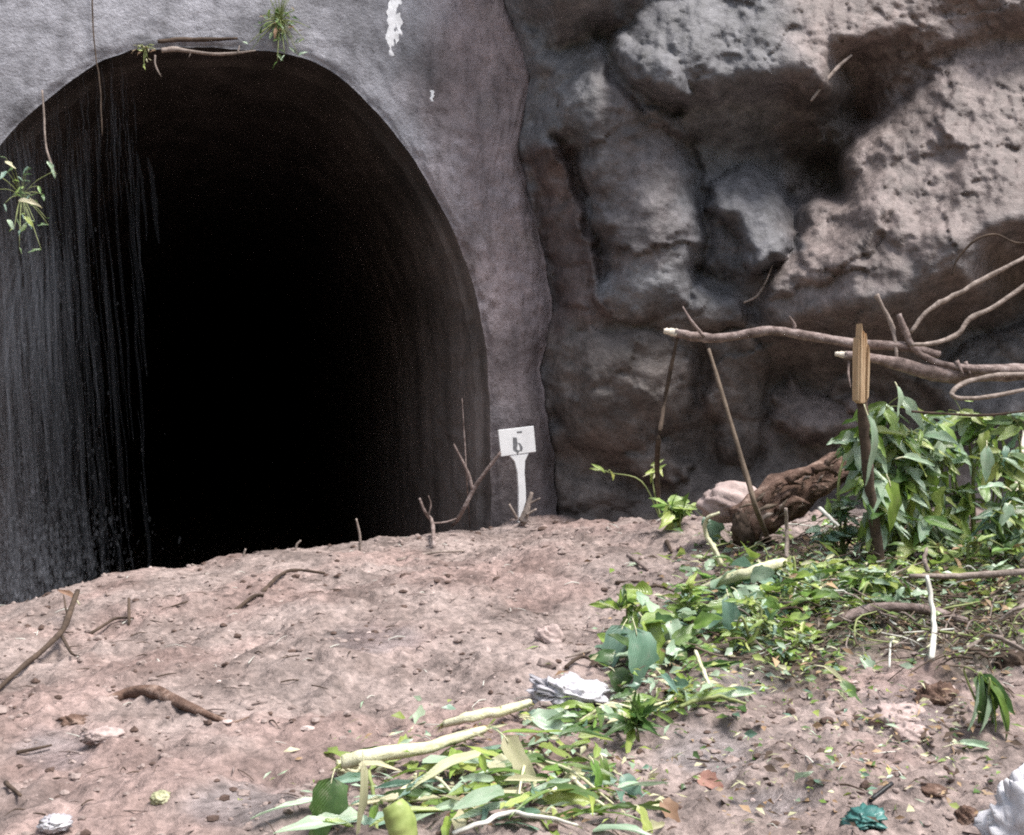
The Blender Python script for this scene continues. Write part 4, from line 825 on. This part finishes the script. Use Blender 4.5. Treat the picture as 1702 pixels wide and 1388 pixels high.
def shred(name, label, regions, mats, kinds, size, ratio, lift=.04, group=None, up=.25):
    """torn plant lying on the mud: a short stem and many leaves on the ground"""
    R0 = ground(regions[0][0], regions[0][1]); root = tag(empty(name, R0), label, 'plant', group); st = []
    for (u0, v0, su, sv, n) in regions:
        C = ground(u0, min(v0, 1380), .03); m_ = (R0+C)/2; m_[2] = mz(m_[0], m_[1])+.05
        st.append(tube_data([R0+np.array([0, 0, .02]), m_, C], [pxr(7, R0[1]), pxr(6, R0[1]), pxr(3, R0[1])], sides=6, n=5))
        for _ in range(n):
            b = ground(random.gauss(u0, su), min(random.gauss(v0, sv), 1440), abs(random.gauss(0, lift))); ln = 2*pxr(rn(*size), b[1]); th = rn(0, 6.28)
            T = b+np.array([math.cos(th), math.sin(th)*.8, rn(-.1, up)])*ln; T[2] = max(T[2], mz(T[0], T[1])+.01); b[2] = max(b[2], mz(b[0], b[1])+.01)
            kd = random.choice(kinds); leaf(root, kd, random.choice(mats), b, T, ln*rn(*ratio)*(.5 if kd in ('lance', 'strip') else 1), np.array([rn(-.5, .5), rn(-.9, .2), rn(.4, 1)]))
    V, F = join(st); mesh_obj('stem', V-R0, F, M['stalk'], root)
    return root
GT = 'torn plants flattened on the mud'
pal = ['leaf_cream', 'leaf_pale', 'leaf_lime', 'leaf', 'leaf_lime', 'leaf_blue', 'leaf_cream', 'leaf', 'leaf_pale', 'leaf_dark']
shred('torn_plant', 'shredded pale plant below the thick banana stalk', [(690, 1310, 50, 26, 22), (760, 1340, 60, 26, 26), (640, 1360, 40, 20, 12)], pal, ('strip', 'strip', 'strip', 'lance'), (60, 150), (.16, .36), group=GT)
shred('torn_plant', 'shredded cream and green plant at bottom centre', [(880, 1270, 60, 28, 28), (960, 1310, 50, 30, 26), (860, 1350, 60, 22, 20), (1020, 1350, 40, 25, 16)], pal, ('strip', 'strip', 'strip', 'lance'), (60, 150), (.16, .36), group=GT)
shred('torn_plant', 'heap of pale torn leaves right below the plastic bag', [(960, 1210, 50, 16, 26), (1060, 1190, 45, 20, 30), (1150, 1165, 40, 14, 22)], pal+['leaf', 'leaf_dark'], ('strip', 'strip', 'lance', 'ovate'), (40, 100), (.20, .40), group=GT)
shred('torn_plant', 'broad green leaves piled under the diagonal stalk', [(1100, 1080, 36, 26, 36), (1190, 1050, 40, 26, 42), (1240, 1000, 40, 24, 34), (1060, 1100, 30, 24, 20)], ['leaf_blue', 'leaf', 'leaf_dark', 'leaf_pale', 'leaf'], ('broad', 'ovate'), (34, 72), (.4, .65), lift=.10, group=GT, up=.6)
shred('torn_plant', 'flattened green plant over the right debris', [(1400, 980, 50, 24, 60), (1330, 1040, 50, 22, 56), (1500, 940, 40, 18, 50), (1600, 970, 50, 30, 60)], ['leaf', 'leaf_dark', 'leaf_lime', 'leaf_pale', 'leaf'], ('broad', 'ovate', 'lance'), (22, 48), (.35, .55), lift=.08, group=GT, up=.6)
# ------------------------------------------------------------------ stalks
GS = 'pale plant stalks in the debris'
stk = [
 ('long pale stalk lying diagonally below the rotten log', [(1150, 985, .12), (1215, 962, .2), (1260, 947, .22), (1303, 934, .2)], [13, 17, 19, 15], 'stalk'),
 ('thick pale banana stalk lying at bottom centre', [(572, 1266, .08), (620, 1256, .09), (700, 1243, .08), (760, 1226, .06), (806, 1212, .04)], [25, 24, 21, 17, 12], 'stalk'),
 ('upper pale green stalk left of the plastic bag', [(738, 1203, .05), (780, 1192, .07), (830, 1182, .07), (880, 1168, .06)], [12, 17, 17, 13], 'stalk'),
 ('thin green stalk right of the whitish stalk', [(612, 1280, .06), (622, 1330, .03), (628, 1410, .02)], [6, 6, 6], 'stem'),
 ('curved pale stem along the bottom edge', [(752, 1386, .02), (800, 1368, .05), (845, 1352, .05), (905, 1358, .03), (960, 1372, .02)], [8, 8, 8, 7, 5], 'stalk_grey'),
 ('short cream stem crossing the cream strip', [(890, 1326, .05), (925, 1312, .06), (962, 1294, .04)], [8, 8, 6], 'stalk'),
 ('slanting cream stem left of the green blades', [(950, 1292, .05), (985, 1325, .04), (1010, 1344, .02)], [7, 6, 5], 'stalk'),
 ('thin straw stem below the whitish bent leaf', [(1156, 1082, .2), (1168, 1115, .1), (1182, 1146, .03)], [6, 7, 9], 'stalk'),
 ('dark green arched stem right of the cream leaf', [(1130, 1175, .04), (1160, 1163, .07), (1195, 1158, .07), (1240, 1170, .03)], [6, 7, 7, 4], 'stem'),
 ('curled pale rib around the leaf by the rotten log', [(1196, 852, .34), (1176, 862, .3), (1172, 885, .2), (1186, 910, .1), (1200, 940, .02)], [4, 6, 8, 9, 10], 'stalk'),
 ('pale upright stem among debris at right', [(1548, 1096, .02), (1552, 1050, .12), (1550, 1010, .2), (1540, 957, .3)], [11, 10, 9, 7], 'stalk_grey'),
 ('pale horizontal stick in the right debris', [(1512, 957, .15), (1580, 958, .18), (1645, 954, .18), (1730, 950, .16)], [8, 10, 12, 10], 'bark_pale'),
 ('mossy grey branch lying in the right debris', [(1398, 1028, .05), (1440, 1014, .08), (1500, 1010, .08), (1560, 1020, .08), (1606, 1032, .05)], [14, 18, 16, 16, 12], 'bark'),
 ('straw coloured stick at the right edge', [(1662, 1032, .1), (1690, 1012, .16), (1730, 995, .2)], [8, 8, 7], 'bark_pale'),
 ('bent pale twig roofing the dark stone', [(1606, 1078, .05), (1632, 1064, .12), (1652, 1056, .16), (1678, 1068, .14), (1730, 1096, .08)], [7, 7, 8, 8, 7], 'bark_pale'),
 ('thin vertical stalk beside the lavender lump', [(1478, 1110, .02), (1480, 1070, .1), (1485, 1060, .12)], [4, 4, 3], 'stalk_grey'),
 ('pale hooked stalk at the right debris', [(1542, 950, .25), (1536, 930, .3), (1540, 912, .35)], [9, 8, 6], 'bark_pale'),
 ('short pale stalk on the dark hollow', [(1362, 845, .4), (1380, 862, .36), (1394, 875, .32)], [7, 7, 6], 'stalk_grey'),
 ('pale stake leaning at the right edge of the bush', [(1688, 850, .3), (1694, 790, .5), (1704, 715, .75)], [14, 12, 8], 'endwood'),
 ('thin hanging root under the rotten log', [(1306, 845, .4), (1308, 890, .2), (1306, 960, .02)], [6, 7, 7], 'bark_pale'),
]
for i, (lb, p, w_, mt) in enumerate(stk):
    Yg = [float(world((q[0], min(q[1]+q[2]*FPX/8.0, 1400)))[1]) for q in p]; p = [(q[0], q[1], max(y_-(.12 if w_[0] > 15 else .05), 2.0)) for q, y_ in zip(p, Yg)]
    rt_ = stick('stalk', lb, 'stalk', p, w_, mt, group=GS, seed=i+50, knob=.22, sides=14, kf=.05, af=2.4, n=9, wob=.01)
    if mt == 'stalk' and w_[0] > 10:
        for q, q2 in ((p[0], p[1]), (p[-1], p[-2])):          # frayed ends and torn fibres
            E = world(q); dr = E-world(q2); dr /= np.linalg.norm(dr)
            for _ in range(6):
                of = np.array([rn(-1, 1), rn(-1, 1), rn(-1, 1)])*pxr(9, E[1]); ln = 2*pxr(rn(16, 48), E[1]); tp_ = E+of+dr*ln*rn(.1, 1.0)+np.array([rn(-.3, .3), rn(-.3, .3), rn(-.5, .1)])*ln*.5; tp_[2] = max(tp_[2], mz(tp_[0], tp_[1])+.005)
                leaf(rt_, 'strip', random.choice(['leaf_cream', 'leaf_lime', 'leaf_dry']), E+of-dr*ln*.4, tp_, ln*rn(.10, .22), UPC, name='torn_fibre')
ck = world((662, 1378)); ck = ck-np.array([0, .30, 0]); stc = tube_data([at(652, 1336, ck[1]), at(660, 1352, ck[1]-.01), at(668, 1376, ck[1]-.02), at(674, 1398, ck[1]-.03)], [pxr(36, ck[1]), pxr(46, ck[1]), pxr(48, ck[1]), pxr(40, ck[1])], sides=14, knob=.10, kf=.1); mesh_obj('stalk_chunk', stc[0], stc[1], M['lime'])
tag(bpy.data.objects['stalk_chunk'], 'lime green cut stalk chunk at the bottom edge', 'stalk')
kb = world((578, 1290)); lump('stalk_root', kb+np.array([0, 0, .03]), (pxr(40, kb[1]), pxr(34, kb[1]), pxr(34, kb[1])), 7, 'stalk', amp=.4, freq=1.3, ridged=False, fine=.5); tag(bpy.data.objects['stalk_root'], 'knobbly pale root end of the banana stalk', 'root')

# ------------------------------------------------------------------ litter and lumps
bgp = world((945, 1180)); lump('plastic_bag', bgp+np.array([0, .04, .06]), (pxr(112, bgp[1]), .10, pxr(52, bgp[1])), 12, 'plastic', amp=.12, freq=2.0, res=(72, 40), rot=-.12, fine=.6, facet=.5, fs=2.6, ridged=False)
tag(bpy.data.objects['plastic_bag'], 'crumpled white plastic bag beside the broad leaves', 'bag')
sk = world((1672, 1392)); sack = lump('white_sack', sk+np.array([.09, .02, .0]), (pxr(150, sk[1]), .14, pxr(190, sk[1])), 33, 'sack', amp=.10, freq=1.6, res=(72, 40), fine=.5, facet=.28, fs=2.2, ridged=False); tag(sack, 'white sack at the bottom right corner', 'sack')
tl_ = world((1436, 1376)); teal = lump('teal_scrap', tl_+np.array([0, 0, .03]), (pxr(52, tl_[1]), .06, pxr(22, tl_[1])), 41, 'teal', amp=.25, freq=1.6, res=(48, 28), rot=.35, fine=.6, facet=.8, fs=2.4, ridged=False); tag(teal, 'crumpled teal plastic scrap near the bottom edge', 'litter')
stick('black_rod', 'short black rod beside the teal scrap', 'rod', [(1446, 1354, .05), (1483, 1334, .07)], [9, 8], 'black', knob=.03)
wl = world((92, 1376)); tag(lump('litter_scrap', wl+np.array([0, 0, .015]), (pxr(48, wl[1]), .05, pxr(24, wl[1])), 51, 'plastic', amp=.4, freq=2.5), 'crumpled white scrap at the bottom left', 'litter')
wl = world((268, 1332)); tag(lump('litter_scrap', wl+np.array([0, 0, .01]), (pxr(32, wl[1]), .04, pxr(22, wl[1])), 52, 'leaf_cream', amp=.4, freq=2.5), 'small yellowish scrap on the lower left mud', 'litter')
GL = 'lumps standing out of the mud'
for i, (u, v, wu, wv, mt, am, lb) in enumerate([(1558, 1150, 84, 60, 'rot', .4, 'dark crumbly clod right of the lavender mud'), (1490, 1182, 100, 46, 'stone', .2, 'smooth lavender mud lump on the right'), (1682, 1092, 60, 46, 'bark_dark', .25, 'dark stone under the bent pale twig'),
     (1512, 1210, 74, 36, 'stone', .2, 'flat muddy stone below the lavender lump'), (912, 1052, 44, 46, 'stone', .35, 'whitish muddy clump alone on the open mud'), (1545, 1310, 60, 30, 'rot', .35, 'dark clod left of the white sack'), (1606, 1350, 50, 44, 'rot', .3, 'brown clod against the white sack'),
     (170, 1218, 56, 24, 'stone', .35, 'pale clod below the half buried log'), (122, 1196, 50, 22, 'rot', .35, 'dark clod left of the half buried log')]):
    p = world((u, v+wv*.3)); tag(lump('mud_lump', p+np.array([0, 0, .1*pxr(wv, p[1])]), (pxr(wu, p[1]), pxr(wu*.7, p[1]), pxr(wv, p[1])), 60+i, mt, amp=am*.7, freq=1.5, fine=.5, facet=.3, ridged=False), lb, 'clod', GL)

# ------------------------------------------------------------------ stuff: clods, straw, leaf litter
def octa():
    V = np.array([(1, 0, 0), (-1, 0, 0), (0, 1, 0), (0, -1, 0), (0, 0, 1), (0, 0, -1)], float)
    F = [(0, 2, 4), (2, 1, 4), (1, 3, 4), (3, 0, 4), (2, 0, 5), (1, 2, 5), (3, 1, 5), (0, 3, 5)]
    mid = {}; V = V.tolist(); G = []
    for a, b, c in F:
        def m_(i, j):
            k_ = (min(i, j), max(i, j))
            if k_ not in mid: q = (np.array(V[i])+np.array(V[j])); q /= np.linalg.norm(q); V.append(q.tolist()); mid[k_] = len(V)-1
            return mid[k_]
        ab, bc, ca = m_(a, b), m_(b, c), m_(c, a); G += [(a, ab, ca), (ab, b, bc), (ca, bc, c), (ab, bc, ca)]
    return np.array(V), np.array(G)
OV, OF = octa(); rs = np.random.RandomState(3)
def mud_pts(n, ymin=3.2, ymax=11.2, power=1.0):
    Yp = ymin+(ymax-ymin)*rs.rand(n)**power; half = Yp*.46+.3; Xp = Yp*math.tan(YAW)+ (rs.rand(n)*2-1)*half
    return Xp, Yp
n = 7600
Xp, Yp = mud_pts(n); keep = (fbm(Xp*1.3, Yp*1.3, 3, 88) + rs.randn(n)*.35 > -.2) & (Yp < crest(Xp)[0]+.1); Xp, Yp = Xp[keep], Yp[keep]; n = len(Xp)
size = (.004+.014*rs.rand(n)**2.5+(rs.rand(n) > .97)*.022*rs.rand(n))*(.7+.06*Yp)
dens = (Xp > Yp*math.tan(YAW)+.15*Yp) & (Yp < 6.4); size = np.where(dens & (rs.rand(n) < .25), size*1.7, size)
Rr = rs.randn(n, 18, 3)*.20
V = OV[None]*(1+Rr)*size[:, None, None]*np.stack([1+.5*rs.rand(n), 1+.3*rs.rand(n), .55+.4*rs.rand(n)], -1)[:, None, :]
V = V + np.stack([Xp, Yp, surf_z(Xp, Yp)+size*.15], -1)[:, None, :]
F = (OF[None]+(np.arange(n)*18)[:, None, None]).reshape(-1, 3)
M['clod'] = noisy_mat('clod_mud', (.13, .098, .088), (.27, .212, .195), scale=14, bump=.6, bscale=60, bdist=.01, c2=(.34, .275, .255))
M['clod_dark'] = noisy_mat('clod_dark', (.05, .032, .026), (.12, .08, .066), scale=30)
M['clod_pale'] = noisy_mat('clod_pale', (.40, .31, .29), (.55, .46, .43), scale=30)
mi = np.repeat(rs.choice([0, 1, 2], n, p=[.72, .26, .02]), 32)
tag(mesh_obj('clods', V.reshape(-1, 3), F, mats=[M['clod'], M['clod_dark'], M['clod_pale']], midx=mi, smooth=False), 'small mud clods strewn over the slide', kind='stuff')
# straw and root fibres
n = 900; Xp, Yp = mud_pts(n); keep = Yp < crest(Xp)[0]; Xp, Yp = Xp[keep], Yp[keep]; parts = []
for a, b, z_ in zip(Xp, Yp, surf_z(Xp, Yp)):
    th = rn(0, 6.28); l_ = rn(.03, .13); d = np.array([math.cos(th), math.sin(th), rn(-.1, .25)])*l_*.5; c = np.array([a, b, z_+.008]); r_ = rn(.0015, .004)
    parts.append(tube_data([c-d, c+np.array([0, 0, rn(0, .015)]), c+d], [r_, r_, r_*.5], sides=4, n=2, cap=False))
V, F = join(parts); nf = len(F)//len(parts)
mi = np.repeat(rs.choice([0, 1, 2], len(parts), p=[.5, .3, .2]), nf)
tag(mesh_obj('straw', V, F, mats=[M['bark_dark'], M['bark'], M['stalk_grey']], midx=mi), 'root fibres and straw scattered on the mud', kind='stuff')
# tangle of thin twigs in the debris heap
parts = []
for (u0, v0, su, sv, n) in [(1300, 980, 70, 40, 90), (1450, 960, 80, 45, 130), (1600, 960, 70, 55, 150), (1500, 1050, 100, 30, 120), (1640, 1060, 50, 35, 80), (1250, 1060, 60, 30, 60), (1480, 900, 100, 30, 110)]:
    for _ in range(n):
        p = ground(random.gauss(u0, su), max(885, random.gauss(v0, sv)), rn(.0, .10)); th = rn(0, 6.28); l_ = rn(.10, .42)
        d = np.array([math.cos(th), .6*math.sin(th), rn(-.25, .6)])*l_*.5; r_ = rn(.002, .0065); q = np.array([rn(-.04, .04), rn(-.03, .03), rn(-.02, .05)])
        parts.append(tube_data([p-d, p+q, p+d], [r_, r_*.9, r_*.5], sides=5, n=3, cap=False))
V, F = join(parts); nf = len(F)//len(parts)
tag(mesh_obj('twig_litter', V, F, mats=[M['bark_dark'], M['bark_mid'], M['bark_pale'], M['stem'], M['stalk_grey']], midx=np.repeat(rs.choice(5, len(parts), p=[.3, .25, .22, .13, .10]), nf)), 'tangle of thin twigs in the debris heap', kind='stuff')
# leaf litter over the debris heap
def litter(name, label, regions, size, lift):
    VV, FF, mi, k_ = [], [], [], 0; mats = ['leaf', 'leaf_dark', 'leaf_lime', 'leaf_pale', 'leaf_dry', 'leaf_cream', 'bark_dark', 'leaf_blue']
    for (u0, v0, su, sv, n, wts) in regions:
        for _ in range(int(n*1.0)):
            u, v = random.gauss(u0, su), random.gauss(v0, sv)
            if v > 1400 or v < 880: continue
            p = ground(u, v); p[2] += abs(random.gauss(0, lift)); ln = 2*pxr(rn(*size), p[1])
            th = rn(0, 6.28); d = np.array([math.cos(th), math.sin(th), rn(-.35, .55)]); d /= np.linalg.norm(d)
            nr = np.array([rn(-.6, .6), rn(-.9, .3), rn(.2, 1)]); y_ = np.cross(nr, d); y_ /= np.linalg.norm(y_); z_ = np.cross(d, y_); w_ = ln*rn(.12, .30)
            if rn(0, 1) < .45: w_ *= .3
            VV += [p, p+d*ln*.45+y_*w_+z_*w_*.4, p+d*ln*.5-z_*.0, p+d*ln*.45-y_*w_+z_*w_*.4, p+d*ln-z_*ln*.15]
            FF += [(k_, k_+1, k_+2), (k_, k_+2, k_+3), (k_+1, k_+4, k_+2), (k_+2, k_+4, k_+3)]; k_ += 5
            mi += [random.choices(range(8), wts)[0]]*4
    return tag(mesh_obj(name, np.array(VV), FF, mats=[M[m_] for m_ in mats], midx=mi), label, kind='stuff')
gw = [4, 4, 3, 3, 3, 1, 3, 1]; dw = [1, 2, 1, 1, 4, 2, 4, 1]; pw = [2, 1, 2, 3, 2, 3, 1, 2]
litter('leaf_litter', 'torn leaves and plant shreds covering the debris heap', [
 (1300, 985, 70, 35, 620, gw), (1400, 960, 60, 40, 620, gw), (1560, 960, 80, 45, 820, gw), (1650, 930, 60, 40, 420, gw), (1480, 1050, 110, 30, 420, dw), (1640, 1040, 60, 45, 360, dw), (1280, 1060, 70, 32, 460, gw), (1130, 1060, 60, 50, 260, gw),
 (1110, 1150, 70, 24, 260, pw), (850, 1270, 130, 45, 200, pw), (1010, 1300, 70, 50, 140, pw), (680, 1300, 70, 35, 100, pw), (760, 1360, 130, 25, 120, gw), (1340, 1120, 60, 24, 240, gw), (1430, 1230, 160, 40, 300, dw), (1400, 1320, 170, 40, 260, dw), (1560, 1200, 80, 50, 160, dw), (1450, 910, 120, 20, 300, gw), (1200, 930, 50, 25, 140, gw)], (9, 30), .045)
